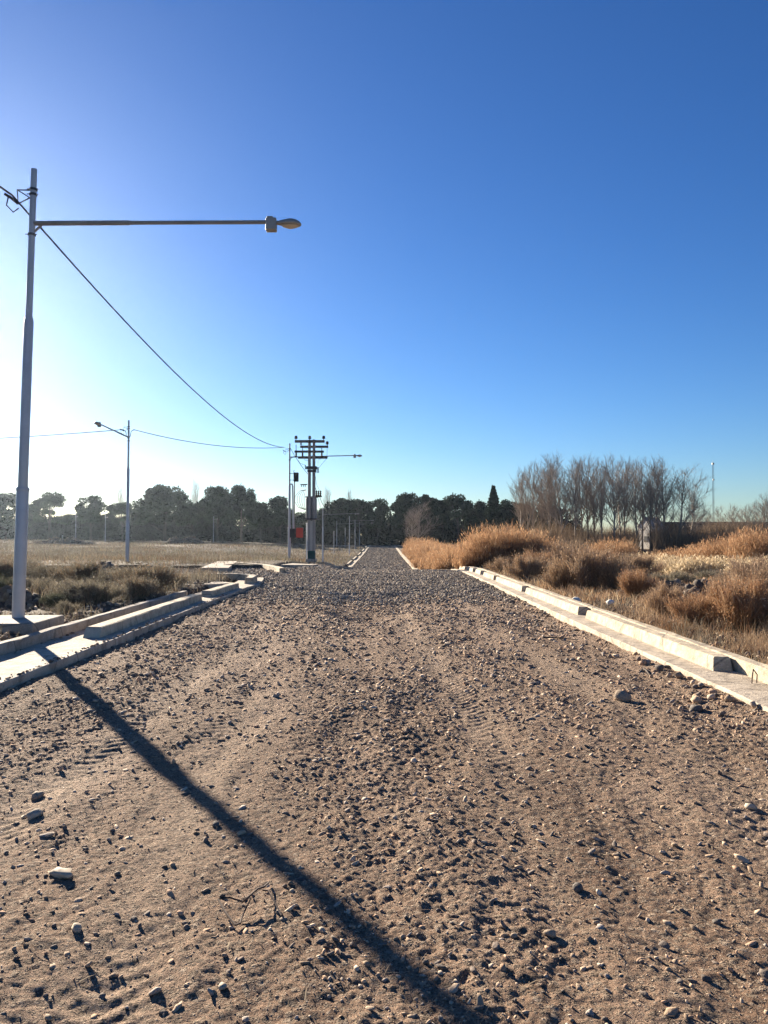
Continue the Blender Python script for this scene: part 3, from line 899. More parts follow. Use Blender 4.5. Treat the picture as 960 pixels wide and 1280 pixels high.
# boxes on the lamp beside it
S3 = 47.3 / 960
def bx(px): return X(px, 47.3)
def bz(py): return Z(py, 47.3)
jb = empty('junction_box', (bx(370), 47.3, bz(602)), 0, 'black box held out beside the lamp pole, above a thin riser pipe', 'junction box')
m = MB(); m.box((0, 0, .28), (.30, .22, .56), None, .02); m.build('box_body', M['black'], jb)
m = MB(); m.tube([(-.1, 0, .02), (-.1, 0, bz(661) - bz(602))], .035, 8); m.build('riser_pipe', M['arm'], jb, True)
m = MB(); m.box((-.25, .04, .10), (.34, .03, .03)); m.box((-.25, .04, .5), (.34, .03, .03)); m.build('holding_arm', M['metal'], jb)
m = MB(); m.tube([(-.12, 0, .55), (-.16, 0, .66), (-.10, 0, .70)], .02, 6); m.build('cable_entry', M['black'], jb)
rc = MB(); rc.tube([(bx(361.6), 47.35, bz(605.2)), (bx(365.2), 47.2, bz(605.2)), (bx(366), 47.2, bz(608)), (bx(367), 47.15, bz(661))], .045, 8)
tag(rc.build('conduit', M['pole'], None, True), 'grey conduit running down beside the lamp pole into the dark cabinet', 'conduit')
cc_ = empty('control_cabinet', (bx(366.2), 47.1, bz(672)), 0, 'small dark electrical cabinet on the lamp pole with its red door swung open', 'cabinet')
m = MB(); m.box((0, 0, .28), (.32, .2, .56), None, .015); m.build('cabinet_body', M['black'], cc_)
m = MB(); m.box((.44, -.06, .30), (.42, .02, .60), Matrix.Rotation(R(12), 3, 'Z'))
dd = m.build('door', M['red'], cc_); tag(dd, 'red open door')
m = MB(); m.box((.19, -.10, .44), (.05, .02, .06)); m.box((.19, -.10, .14), (.05, .02, .06)); m.build('hinge', M['metal'], cc_)

# ------------------------------------------------------------------ plants
ORANGE = np.array([[.37, .215, .115], [.31, .175, .095], [.43, .275, .155], [.25, .145, .085], [.38, .26, .16]])
STRAW = np.array([[.54, .44, .29], [.47, .36, .22], [.60, .50, .35], [.40, .31, .20]])
BROWN = np.array([[.39, .27, .17], [.30, .21, .145], [.46, .33, .21], [.24, .18, .135]])
GREYB = np.array([[.23, .20, .15], [.30, .26, .19], [.16, .14, .11], [.20, .185, .13]])
GREENB = np.array([[.10, .105, .07], [.14, .14, .09], [.08, .085, .06]])
def pick(c, n): return c[rng.integers(0, len(c), n)] * rng.uniform(.75, 1.25, (n, 1))

def tall_grass_mesh(name, n, h, rx_, ry_, w, cols):
    r = np.sqrt(rng.uniform(0, 1, n)); a = rng.uniform(0, 2 * math.pi, n)
    lob = 1 + .22 * np.sin(3 * a + rng.uniform(0, 6)) + .12 * np.sin(7 * a + 1)
    x, y = rx_ * r * np.cos(a) * lob, ry_ * r * np.sin(a) * lob
    hh = h * (1 - .62 * r ** 2.2) * rng.uniform(.55, 1.05, n) * (1 + .35 * fbm(x * 1.6, y * 1.6, 5, 2))
    lean = .12 + .42 * r + rng.normal(0, .09, n)
    v, q, t, c = blades(x * .8, y * .8, np.full(n, -.05), hh, np.full(n, w) * rng.uniform(.6, 1.3, n), np.abs(lean), pick(cols, n), .3, a + rng.normal(0, .5, n))
    # feathery seed heads
    k = n // 2
    tips = v.reshape(-1, 5, 3)[:k, 4]; da = rng.uniform(0, 6.28, k)
    v2, q2, t2, c2 = blades(tips[:, 0], tips[:, 1], tips[:, 2] - .12 * h * rng.uniform(.2, 1, k), rng.uniform(.06, .16, k) * h, np.full(k, w * 1.5), rng.uniform(.2, .9, k), pick(cols, k) * 1.1, .5)
    m = len(v)
    return arrays_to_mesh(name, np.concatenate([v, v2]), [np.concatenate([q, q2 + m]), np.concatenate([t, t2 + m])], M['straw'], False, np.concatenate([c, c2]))

def shrub_mesh(name, n, h, r, w, cols, leaf=.5, mat='twig'):
    """twigs fanning out from a few stems into an uneven dome"""
    ns = 14
    sa = rng.uniform(0, 6.28, ns); sl = rng.uniform(.15, 1.15, ns)
    k = rng.integers(0, ns, n)
    f = rng.uniform(.05, .75, n)                              # where on the stem the twig starts
    hx = np.sin(sl)[k] * np.cos(sa)[k]; hy = np.sin(sl)[k] * np.sin(sa)[k]; hz = np.cos(sl)[k]
    R_ = (r * np.sin(sl) + h * np.cos(sl) * .8) * rng.uniform(.6, 1.05, ns)
    bx_, by_, bz_ = hx * f * R_[k], hy * f * R_[k] , hz * f * np.minimum(R_[k], h)
    sx = rng.normal(0, .07 * r, n)
    ln = rng.uniform(.18, .42, n) * (h + r) * .5
    v, q, t, c = blades(bx_ + sx, by_ + rng.normal(0, .07 * r, n), np.maximum(bz_, 0), ln, np.full(n, w) * rng.uniform(.5, 1.3, n), np.abs(rng.normal(.55, .38, n)), pick(cols, n), .25, sa[k] + rng.normal(0, 1.0, n))
    m = int(n * leaf)
    tp = v.reshape(-1, 5, 3)[rng.integers(0, n, m)]
    u = rng.uniform(.3, 1, (m, 1)); p = tp[:, 2] * (1 - u) + tp[:, 4] * u + rng.normal(0, .02, (m, 3))
    v2, q2, t2, c2 = blades(p[:, 0], p[:, 1], p[:, 2], rng.uniform(.02, .055, m) * (.6 + h * .5), np.full(m, w * 2.2), rng.uniform(.1, 2.4, m), pick(cols, m) * 1.12, .4)
    # the stems
    z0 = np.zeros(ns)
    v3, q3, t3_, c3 = blades(z0, z0, z0 - .04, R_ * .85, np.full(ns, w * 3), sl, pick(cols, ns) * .7, .1, sa)
    a, b = len(v), len(v) + len(v2)
    return arrays_to_mesh(name, np.concatenate([v, v2, v3]), [np.concatenate([q, q2 + a, q3 + b]), np.concatenate([t, t2 + a, t3_ + b])], M[mat], False, np.concatenate([c, c2, c3]))

TG = [tall_grass_mesh('tall_grass', 11500, 2.0, 1.9, 1.9, .015, ORANGE) for _ in range(3)]
TGS = [tall_grass_mesh('pale_grass', 2600, .8, 1.5, 1.1, .018, STRAW) for _ in range(2)]
SH_B = [shrub_mesh('brown_shrub', 4200, .95, .85, .009, BROWN) for _ in range(3)]
SH_O = [shrub_mesh('rust_shrub', 4200, .85, .85, .009, np.concatenate([ORANGE[:4], BROWN[:2]])) for _ in range(2)]
SH_G = [shrub_mesh('grey_shrub', 3600, .6, .75, .009, GREYB) for _ in range(3)]
SH_D = [shrub_mesh('green_shrub', 3600, .55, .7, .010, GREENB) for _ in range(1)]

def plant(name, me, x, y, sx, sz, label, cat, group=None, sy=None):
    o = link(name, me, None, (x, y, float(ground_z(x, y)) - .02))
    o.rotation_euler = (0, 0, random.uniform(0, 6.28)); o.scale = (sx, sy or sx, sz)
    return tag(o, label, cat, group)

GT = 'tall orange grass clumps beyond the right kerb'
tall = [(622, 36, 1.0, 1.12, 0, 'largest orange-brown grass clump, rising like a dome behind the right kerb'),
        (600, 38, .75, .95, 1, 'orange grass clump on the near left flank of the big dome of grass'),
        (655, 36.5, .9, 1.0, 2, 'orange grass clump joined to the right flank of the biggest dome'),
        (683, 38, .75, .72, 0, 'lower orange grass clump between the big dome and the dull brown thicket'),
        (582, 52, 1.0, 1.05, 1, 'orange grass clump behind the far end of the right kerb'),
        (565, 60, 1.2, 1.20, 2, 'orange grass clump beside the far road, just past the crossing crest'),
        (552, 72, 1.2, 1.35, 0, 'rusty grass clump leaning over the far right kerb, middle of the row'),
        (540, 84, 1.5, 1.5, 1, 'rusty grass clump along the far road, before the bare brown tree'),
        (527, 98, 1.6, 1.5, 2, 'paler grass clump along the far road under the bare brown tree'),
        (516, 114, 1.6, 1.6, 0, 'small distant grass clump at the edge of the far road'),
        (507, 134, 1.7, 1.7, 1, 'farthest orange grass clump, where the road meets the wood'),
        (572, 82, 1.9, 1.3, 1, 'broad orange grass clump behind the row along the far road'),
        (765, 33, .62, .72, 2, 'rounded orange grass clump in front of the bare poplars'),
        (720, 40, .9, .55, 1, 'low orange grass behind the brown thicket, under the first bare poplars'),
        (860, 42, 1.1, .62, 0, 'low orange grass at the left end of the band below the dark shed'),
        (893, 40, 1.1, .72, 1, 'orange grass in the middle of the band below the dark shed'),
        (925, 38, 1.0, .86, 2, 'orange grass towards the right end of the band below the dark shed'),
        (958, 36, 1.0, 1.05, 0, 'tallest orange grass of the band, cut by the right picture edge'),
        (815, 46, 1.2, .5, 2, 'low orange grass below the white house')]
for px, y, sx, sz, k, lab in tall:
    plant('tall_grass', TG[k], max(X(px, y), 4.0 + 1.55 * sx), y, sx, sz, lab, 'grass clump', GT)
pale = [(818, 28.5, 1.1, 1.15, 'pale straw grass left of the stone heaps'), (850, 27.5, 1.21, 1.15, 'pale straw grass in a bright strip, its left half'),
        (885, 27, 1.21, 1.15, 'pale straw grass in a bright strip behind the right stone heap'), (920, 26.5, 1.21, 1.15, 'pale straw grass at the right end of the bright strip'),
        (955, 25.5, 1.1, 1.15, 'pale straw grass at the right picture edge')]
for k, (px, y, sx, sz, lab) in enumerate(pale):
    plant('pale_grass', TGS[k % 2], X(px, y), y, sx, sz, lab, 'grass clump', 'pale straw grass in a strip', sx * .8)
GS = 'dry shrubs behind the right kerb'
shr = [(700, 20.5, .8, .75, SH_B[0], 'dull brown shrub right behind the kerb, near the third kerb block'),
       (735, 20, 1.25, 1.25, SH_B[1], 'largest dull brown shrub, bushy and round, behind the second kerb block'),
       (770, 19.5, 1.0, 1.0, SH_B[2], 'brown shrub just left of the left stone heap'),
       (790, 17, .75, .7, SH_O[0], 'rust coloured shrub behind the white concrete chunks'),
       (830, 13.8, .7, .6, SH_B[0], 'low brown shrub in front of the left stone heap'),
       (872, 11.9, .72, .62, SH_O[1], 'low rust shrub at the kerb, left of the nearest one'),
       (925, 11.2, .85, .85, SH_O[0], 'rust shrub nearest the camera beside the nearest kerb block'),
       (957, 12.5, .95, 1.05, SH_B[1], 'tall brown shrub cut by the right picture edge'),
       (905, 16, .75, .7, SH_B[2], 'grey brown shrub between the right stone heap and the rust shrub'),
       (655, 24.5, .9, .85, SH_B[2], 'brown shrub at the foot of the big grass dome'),
       (675, 26.5, 1.0, 1.05, SH_O[1], 'rust shrub behind the kerb, right of the big grass dome'),
       (712, 27, 1.2, 1.2, SH_B[0], 'wide brown shrub filling the gap behind the big round one'),
       (750, 26, 1.2, 1.05, SH_O[0], 'rusty shrub under the rounded orange grass clump'),
       (800, 25, 1.1, .85, SH_B[1], 'brown shrub behind the left stone heap'),
       (630, 29.5, .8, .7, SH_B[1], 'small dark shrub below the big grass dome, close to the kerb'),
       (840, 22, 1.0, .6, SH_G[0], 'low greyish shrub between the two stone heaps'),
       (940, 21, 1.1, .8, SH_B[0], 'brown shrub behind the right stone heap'),
       (890, 24, 1.0, .5, SH_G[1], 'low grey shrub at the edge of the pale straw strip'),
       (1000, 13, 1.1, 1.0, SH_B[2], 'brown shrub just past the right picture edge')]
for px, y, sx, sz, me, lab in shr[:-1]:
    plant('dry_shrub', me, max(X(px, y), 4.3 + .3 * sx), y, sx * 1.15, sz * 1.3, lab, 'shrub', GS)
SH_L = [shrub_mesh('dull_shrub', 4200, .7, .85, .008, np.concatenate([GREYB, BROWN[:3] * .8, GREYB])) for _ in range(2)]
GL = 'dry shrubs in the field behind the left kerb'
shl = [(8, 16.5, .95, 1.0, SH_D[0], 'dark greenish shrub at the left picture edge behind the lamp'),
       (45, 17, .9, .9, SH_G[0], 'grey shrub close to the right side of the nearest lamp pole'),
       (68, 14.6, .55, .6, SH_D[0], 'small greenish shrub behind the concrete lamp footing'),
       (95, 15.8, 1.0, .95, SH_G[1], 'pale grey shrub, broad and round, middle of the left group'),
       (122, 15.4, .9, .9, SH_G[2], 'grey shrub with pale tips, right of the broad round one'),
       (150, 19.5, 1.2, 1.1, SH_G[0], 'grey brown shrub behind the left group, below the field lamp'),
       (185, 18.2, 1.15, 1.15, SH_L[0], 'reddish brown shrub at the right end of the left group'),
       (170, 16.6, .8, .8, SH_L[1], 'brown tinted shrub in front of the reddish brown one'),
       (110, 20.5, 1.2, 1.1, SH_L[1], 'brown shrub at the back of the left group'),
       (60, 21, 1.2, 1.0, SH_G[1], 'straw grey shrub at the back, right of the nearest lamp pole'),
       (15, 22, 1.3, 1.1, SH_L[0], 'dull brown shrub behind the nearest lamp pole, at the left edge'),
       (212, 20.5, .8, .6, SH_L[0], 'low brown shrub by the side street gutter'),
       (84, 13.6, .38, .45, SH_G[2], 'small pale tuft just behind the left kerb')]
for px, y, sx, sz, me, lab in shl:
    plant('dry_shrub', me, min(X(px, y), -5.0 - .4 * sx), y, sx * 1.2, sz, lab, 'shrub', GL)

# grass too thick to count
def field_grass(name, n, xf, yf, hf, cols, mask=None, trans='straw'):
    x, y = xf(n), yf(n)
    ok = np.ones(n, bool) if mask is None else mask(x, y)
    ok &= ~((x > -7.3) & (x < -4.75) & (y > 10.6) & (y < 12.5))
    x, y = x[ok], y[ok]; n = len(x)
    v, q, t, c = blades(x, y, ground_z(x, y) - .01, hf(x, y) * rng.uniform(.5, 1.2, n), np.maximum(.004, px_size(y) * .42), np.abs(rng.normal(.4, .45, n)), pick(cols, n), .4)
    return tag(link(name, arrays_to_mesh(name, v, [q, t], M[trans], False, c)), kind='stuff')
def lmask(x, y):
    return (fbm(x * .33, y * .33, 201, 3) + .10 * rng.normal(0, 1, len(x)) > .02) & ~((y > 25.3) & (y < 35.6))
def lx(n):
    return None
_n = 90000
_y = 4 * np.exp(rng.uniform(0, math.log(53), _n)); _x = -4.95 - (.62 * _y + 1) * rng.uniform(0, 1, _n) ** 1.15
field_grass('dry_grass', _n, lambda n: _x, lambda n: _y, lambda x, y: .16 + .22 * np.clip(fbm(x * .2, y * .2, 211, 3) + .5, 0, 1.2) + .0012 * y, np.concatenate([STRAW[:2] * .6, GREYB * .8, BROWN * .6, GREYB * .8, GREYB]), lmask, 'twig')
_n = 90000
_y = 3 * np.exp(rng.uniform(0, math.log(44), _n)); _x = 4.15 + (.62 * _y) * rng.uniform(0, 1, _n) ** 1.1
field_grass('dry_grass', _n, lambda n: _x, lambda n: _y, lambda x, y: (.05 + .22 * np.clip(fbm(x * .5, y * .5, 221, 3) + .45, 0, 1.2)) * (.55 + .6 * sstep(10, 24, y)) + .003 * y, np.concatenate([BROWN, BROWN, ORANGE, STRAW, GREYB[:2]]), lambda x, y: fbm(x * .4, y * .4, 231, 3) > -.22)

def tufts(name, cx, cy, per, rad, hlo, hhi, cols, mat, lean=.35):
    k = len(cx)
    x = np.repeat(cx, per) + rng.normal(0, 1, k * per) * np.repeat(rad, per); y = np.repeat(cy, per) + rng.normal(0, 1, k * per) * np.repeat(rad, per)
    h = np.repeat(rng.uniform(hlo, hhi, k), per) * rng.uniform(.4, 1.15, k * per)
    c = np.repeat(cols[rng.integers(0, len(cols), k)], per, 0) * rng.uniform(.75, 1.25, (k * per, 1))
    v, q, t, cc = blades(x, y, ground_z(x, y) - .01, h, np.maximum(.004, px_size(y) * .42), np.abs(rng.normal(lean, .35, k * per)), c, .45)
    return tag(link(name, arrays_to_mesh(name, v, [q, t], M[mat], False, cc)), kind='stuff')
k = 900
cy = 15 * np.exp(rng.uniform(0, math.log(12), k)); cx = -5.2 - .60 * cy * rng.uniform(0, 1, k)
ok = ~((cy > 25.2) & (cy < 36.6)); cx, cy = cx[ok], cy[ok]
tufts('weeds', cx, cy, 60, .10 + .012 * cy, .22, .62, np.concatenate([GREYB, GREYB * 1.2, BROWN * .65, STRAW[:2] * .7]), 'twig')
k = 2000
cy = 48 * np.exp(rng.uniform(0, math.log(4.2), k)); cx = -6 - .66 * cy * rng.uniform(0, 1, k)
tufts('weeds', cx, cy, 34, .25 + .012 * cy, .25, .75, np.concatenate([GREYB * .9, BROWN[:2] * .55, GREYB * .75]), 'twig')
k = 700
cy = 6.5 * np.exp(rng.uniform(0, math.log(9), k)); cx = 4.35 + .52 * cy * rng.uniform(0, 1, k) ** 1.4
tufts('weeds', cx, cy, 110, .10 + .010 * cy, .12, .40, np.concatenate([BROWN, BROWN * .8, ORANGE[:3] * .8, GREYB[:2]]), 'twig', .55)

# ------------------------------------------------------------------ trees
DIM = {}
def pine_parts(kind):
    """(crown mesh, trunk mesh), about 16 m tall"""
    lobes = []
    if kind == 'round':
        for _ in range(30):
            a, r = random.uniform(0, 6.28), 3.2 * math.sqrt(random.uniform(0, 1)); q = math.sqrt(max(0, 1 - (r / 3.9) ** 2))
            z = 4.6 + 9.0 * q * random.uniform(.08, 1.0) ** .7 - random.uniform(0, 1.2)
            lobes.append((r * math.cos(a), r * math.sin(a), z, random.uniform(1.1, 1.9), random.uniform(.9, 1.5)))
        th = 12
    elif kind == 'umbrella':
        for _ in range(12):
            a, r = random.uniform(0, 6.28), random.uniform(.6, 4.0); z = 13.2 - .10 * r * r + random.uniform(-1.6, .6)
            lobes.append((r * math.cos(a), r * math.sin(a), z, random.uniform(1.6, 2.4), random.uniform(1.0, 1.6)))
        for _ in range(4):
            a, r = random.uniform(0, 6.28), random.uniform(1.5, 3.2)
            lobes.append((r * math.cos(a), r * math.sin(a), random.uniform(7.5, 10), random.uniform(.9, 1.5), random.uniform(.6, 1.0)))
        th = 13
    elif kind == 'broad':
        for _ in range(42):
            a, r = random.uniform(0, 6.28), 4.6 * math.sqrt(random.uniform(0, 1)); q = math.sqrt(max(0, 1 - (r / 5.4) ** 2))
            z = 4.4 + 9.4 * q * random.uniform(.08, 1.0) ** .7 - random.uniform(0, 1.4)
            lobes.append((r * math.cos(a), r * math.sin(a), z, random.uniform(1.2, 2.1), random.uniform(1.0, 1.6)))
        th = 11.5
    else:                                                     # a pointed conifer
        for k in range(16):
            z = 3.5 + k * .78; r = .62 * (16.5 - z) * .62
            for j in range(6):
                a = 1.05 * j + random.uniform(-.4, .4)
                lobes.append((r * .7 * math.cos(a), r * .7 * math.sin(a), z, max(.25, r * .42), .36))
        th = 16
    V, C = [], []
    for (cx, cy, cz, rh, rv) in lobes:
        n = int(340 * max(.25, rh * rv / 3.0)) + 40
        d = rng.normal(0, 1, (n, 3)); d /= np.linalg.norm(d, axis=1)[:, None]
        rad = rng.uniform(.2, 1.0, (n, 1)) ** .4 * (1 + .09 * rng.normal(0, 1, (n, 1)))
        p = np.array([cx, cy, cz]) + d * rad * np.array([rh, rh, rv])
        s = rng.uniform(.14, .36, (n, 1))
        e1 = rng.normal(0, 1, (n, 3)); e1 /= np.linalg.norm(e1, axis=1)[:, None]
        e2 = np.cross(e1, rng.normal(0, 1, (n, 3))); e2 /= np.linalg.norm(e2, axis=1)[:, None]
        V.append(np.stack([p - e1 * s, p - e2 * s * .7, p + e1 * s * 1.1, p + e2 * s * .7], 1).reshape(-1, 3))
        col = np.array([.040, .052, .028]) * rng.uniform(.55, 1.5) * rng.uniform(.7, 1.3, (n, 1))
        C.append(np.repeat(col, 4, 0))
    V = np.concatenate(V); C = np.concatenate(C)
    f = np.arange(len(V)).reshape(-1, 4)
    dim_ = (float(np.percentile(np.hypot(V[:, 0], V[:, 1]), 90)), float(V[:, 2].max()))
    crown = arrays_to_mesh('crown', V, [f], M['needles'], False, C)
    DIM[crown.name] = dim_
    t = MB()
    bend = random.uniform(-.5, .5)
    t.tube([(0, 0, -.3), (bend * .3, 0, th * .35), (bend, .2, th * .7), (bend * .8, .1, th)], [.34, .26, .17, .05], 8)
    if kind != 'cone':
        for (cx, cy, cz, rh, rv) in random.sample(lobes, 8):
            z0 = random.uniform(.35, .7) * min(cz, th)
            t.tube([(bend * .5, .1, z0), (cx * .5 + bend * .3, cy * .5, (z0 + cz) / 2 + .3), (cx, cy, cz)], [.12, .08, .03], 5)
    me = bpy.data.meshes.new('trunk'); me.from_pydata(t.v, [], t.f); me.materials.append(M['bark'])
    return crown, me
PINES = {k: [pine_parts(k) for _ in range(n)] for k, n in (('round', 3), ('umbrella', 2), ('broad', 3), ('cone', 1))}
_pc = {'round': 15.2, 'umbrella': 14.6, 'broad': 15.4, 'cone': 16.2}
_pw = {'round': 4.9, 'umbrella': 5.4, 'broad': 6.2, 'cone': 3.0}

def pine(kind, k, px, ytop, half, d, label, name='pine_tree', grp='trees at the edge of the wood'):
    x = X(px, d); z = float(ground_z(x, d)); top = Z(ytop, d)
    sz = (top - z) / _pc[kind]; sx = half * d / 960 / _pw[kind]
    r = empty(name, (x, d, z), random.uniform(0, 6.28), label, 'tree', grp)
    c, t = PINES[kind][k % len(PINES[kind])]
    cw, ch = DIM[c.name]
    sz = (top - z) / ch; sx = .92 * half * d / 960 / cw
    r.scale = (sx, sx, sz)
    link('trunk', t, r); link('crown', c, r)

pines = [('broad', 0, -12, 622, 26, 225, 'broad hazy pine at the left picture edge'),
         ('umbrella', 0, 8, 615, 22, 232, 'hazy pine just left of the nearest lamp pole'),
         ('round', 0, 40, 629, 16, 240, 'hazy low pine right behind the nearest lamp pole'),
         ('umbrella', 1, 62, 613, 19, 228, 'tall pine with open gappy crown, right of the nearest lamp pole'),
         ('broad', 1, 85, 642, 20, 240, 'low hazy pine between the gappy pine and the domed pine'),
         ('round', 1, 114, 618, 18, 226, 'domed pine with a small pointed top at far left'),
         ('broad', 2, 134, 640, 16, 240, 'low hazy tree between the domed pine and the field lamp'),
         ('umbrella', 0, 153, 627, 16, 222, 'flat topped pine directly behind the field lamp'),
         ('round', 2, 174, 633, 16, 236, 'small pine between the field lamp and the big broad pine'),
         ('broad', 0, 206, 604, 34, 215, 'big broad pine right of the field lamp'),
         ('round', 0, 240, 628, 18, 232, 'low pine in the gap between the two biggest crowns'),
         ('broad', 1, 272, 606, 24, 214, 'tall dense pine, left half of the twin crown'),
         ('broad', 2, 302, 603, 22, 216, 'tall dense pine, right half of the twin crown'),
         ('round', 1, 326, 626, 19, 226, 'pine stepping down right of the twin crown'),
         ('round', 2, 350, 619, 17, 222, 'round pine left of the transformer poles'),
         ('umbrella', 1, 376, 639, 18, 228, 'low open pine directly behind the transformer poles'),
         ('broad', 0, 402, 634, 18, 228, 'low dark pine just right of the transformer poles'),
         ('round', 0, 426, 622, 19, 222, 'rounded dark pine behind the first far lamp'),
         ('umbrella', 0, 448, 623, 19, 225, 'dark pine with a flat crown above the far lamps'),
         ('round', 1, 472, 622, 17, 222, 'dark pine standing at the end of the road'),
         ('broad', 1, 508, 614, 21, 218, 'large dark pine above the bare brown tree'),
         ('round', 2, 534, 617, 16, 224, 'dark pine right of the large one above the bare brown tree'),
         ('round', 0, 553, 623, 14, 226, 'smaller dark pine left of the flat mushroom shaped crown'),
         ('umbrella', 1, 573, 615, 17, 220, 'mushroom shaped dark pine above the orange grass'),
         ('broad', 2, 597, 624, 17, 224, 'dark pine between the mushroom crown and the pointed conifer'),
         ('cone', 0, 617, 606, 14, 205, 'pointed conifer rising above the rounded pines'),
         ('round', 1, 634, 623, 15, 215, 'dark pine right of the pointed conifer'),
         ('broad', 0, 655, 626, 17, 210, 'dark tree behind the leftmost bare poplars'),
         ('broad', 1, 686, 627, 18, 150, 'dark rounded tree in front of the bare poplars')]
for p in pines: pine(*p)

# the wood behind and under the pines, a single mass
def woods(name, x0, x1, d0, d1, hmin, hmax, n, col):
    x = rng.uniform(x0, x1, n); y = rng.uniform(d0, d1, n)
    top = (hmin + (hmax - hmin) * np.clip(.5 + 1.1 * fbm(x * .09, y * .03, 301, 3), 0, 1)) * (1 + .55 * sstep(-22, -8, x))
    z = ground_z(x, y) + top * rng.uniform(0, 1, n) ** .8
    p = np.stack([x, y, z], -1); s = rng.uniform(.25, .6, (n, 1))
    e1 = rng.normal(0, 1, (n, 3)); e1 /= np.linalg.norm(e1, axis=1)[:, None]
    e2 = np.cross(e1, rng.normal(0, 1, (n, 3))); e2 /= np.linalg.norm(e2, axis=1)[:, None]
    V = np.stack([p - e1 * s, p - e2 * s * .8, p + e1 * s, p + e2 * s * .8], 1).reshape(-1, 3)
    c = np.repeat(np.array(col) * rng.uniform(.6, 1.4, (n, 1)), 4, 0)
    return tag(link(name, arrays_to_mesh(name, V, [np.arange(4 * n).reshape(-1, 4)], M['needles'], False, c)), kind='stuff')
woods('woods', -150, 60, 238, 262, 4.5, 8.6, 52000, (.034, .042, .026))
woods('undergrowth', -150, 60, 230, 238, 2.5, 6.0, 36000, (.04, .042, .03))

def bare_mesh(h, seed, spread_=.30, lean=0.0, nb=28):
    r = random.Random(seed)
    m = MB()
    tw = []
    def grow(p, d, ln, rad, lvl):
        pts = [p]; q = Vector(p); dd = Vector(d)
        seg = 4 if lvl < 2 else 3
        for i in range(seg):
            dd = (dd + Vector((r.uniform(-.10, .10), r.uniform(-.10, .10), .10 if lvl else .02))).normalized()
            q = q + dd * ln / seg; pts.append(q.copy())
        m.tube(pts, [rad * (1 - .8 * i / seg) for i in range(seg + 1)], 5 if lvl < 2 else 3, False)
        if lvl >= 3: return
        k = {0: nb, 1: 9, 2: 7}[lvl]
        for j in range(k):
            t = r.uniform(.24 if lvl == 0 else .2, .98)
            i = min(int(t * seg), seg - 1); u = t * seg - i
            b = pts[i].lerp(pts[i + 1], u)
            base = (pts[i + 1] - pts[i]).normalized()
            a = r.uniform(0, 6.28); o = base.orthogonal().normalized(); o = (Matrix.Rotation(a, 3, base) @ o)
            ang = r.uniform(.28, .66) + (spread_ - .3)
            nd = (base * math.cos(ang) + o * math.sin(ang)).normalized()
            l2 = {0: h * (.46 - .28 * t), 1: ln * .48, 2: ln * .55}[lvl] * r.uniform(.7, 1.15)
            grow(b, nd, l2, max(.0065, rad * {0: .38 * (1.1 - t * .6), 1: .45, 2: .5}[lvl]), lvl + 1)
    grow(Vector((0, 0, -.2)), Vector((lean, 0, 1)).normalized(), h * .92, h * .0125, 0)
    me = bpy.data.meshes.new('branches'); me.from_pydata(m.v, [], m.f); me.materials.append(M['barebark'])
    return me
BARE = [bare_mesh(14, s, sp, l, nb) for s, sp, l, nb in ((1, .30, .03, 24), (2, .38, -.06, 26), (3, .27, .07, 22), (4, .44, .0, 27))]
BARE.append(bare_mesh(11, 9, .55, .22, 22))
BARE_H = [14, 14, 14, 14, 10.5]
GB = 'bare poplars behind the orange grass'
bare = [(652, 592, 0, 135, .85, 'leftmost bare poplar, slim and low'), (668, 584, 1, 130, .9, 'second bare poplar from the left, leaning over the dark tree'),
        (687, 577, 2, 124, 1.0, 'third bare poplar from the left, tall and straight'), (704, 576, 3, 122, 1.0, 'bare poplar standing just right of the dark rounded tree'),
        (720, 580, 0, 120, .95, 'bare poplar in the left middle of the row with a thin crown'), (736, 577, 1, 124, 1.0, 'bare poplar in the middle of the row, forked low'),
        (752, 580, 2, 120, 1.0, 'bare poplar in the middle of the row, behind the rounded grass clump'), (768, 578, 3, 118, 1.0, 'bare poplar left of the white house, third from it'),
        (782, 580, 0, 122, 1.0, 'bare poplar left of the white house, second from it'),
        (661, 600, 3, 140, .9, 'low bare poplar at the back, between the first and second from the left'), (679, 588, 0, 134, 1.1, 'bare poplar at the back, above the dark rounded tree'),
        (696, 582, 1, 130, 1.0, 'bare poplar behind the straight tall one'), (728, 583, 3, 132, 1.1, 'bare poplar at the back, in the left middle of the row'),
        (745, 585, 0, 130, 1.2, 'bare poplar at the back of the middle of the row'), (775, 584, 1, 132, 1.1, 'bare poplar at the back, left of the white house'),
        (803, 588, 3, 134, 1.1, 'bare poplar rising behind the white house'), (822, 586, 0, 128, 1.2, 'bare poplar at the back, right of the white house'),
        (870, 632, 1, 150, 1.0, 'low bare tree above the left part of the shed'), (885, 640, 2, 152, 1.2, 'low bare tree just left of the radio mast'),
        (928, 640, 3, 156, 1.2, 'low bare tree at the back above the shed'), (946, 630, 1, 150, 1.2, 'bushy bare tree next to the one at the right picture edge'),
        (968, 618, 0, 140, 1.2, 'bare tree half cut off by the right picture edge'), (796, 582, 1, 118, 1.0, 'bare poplar standing in front of the white house gable'),
        (813, 580, 2, 116, 1.05, 'bare poplar directly right of the white house'), (830, 581, 3, 116, 1.1, 'wide bare poplar near the right end of the row'),
        (842, 590, 4, 114, 1.2, 'many branched bare tree fanning out to the right at the end of the row'), (858, 606, 4, 118, 1.1, 'lower bare tree leaning right, last before the radio mast'),
        (918, 634, 0, 150, 1.1, 'small bare tree in front of the dark shed, right of the mast'), (936, 634, 1, 150, .9, 'small bare tree in front of the right part of the shed'),
        (956, 622, 2, 140, 1.0, 'bare tree at the right picture edge above the shed'), (905, 636, 3, 155, 1.1, 'low bare tree right beside the radio mast'), ]
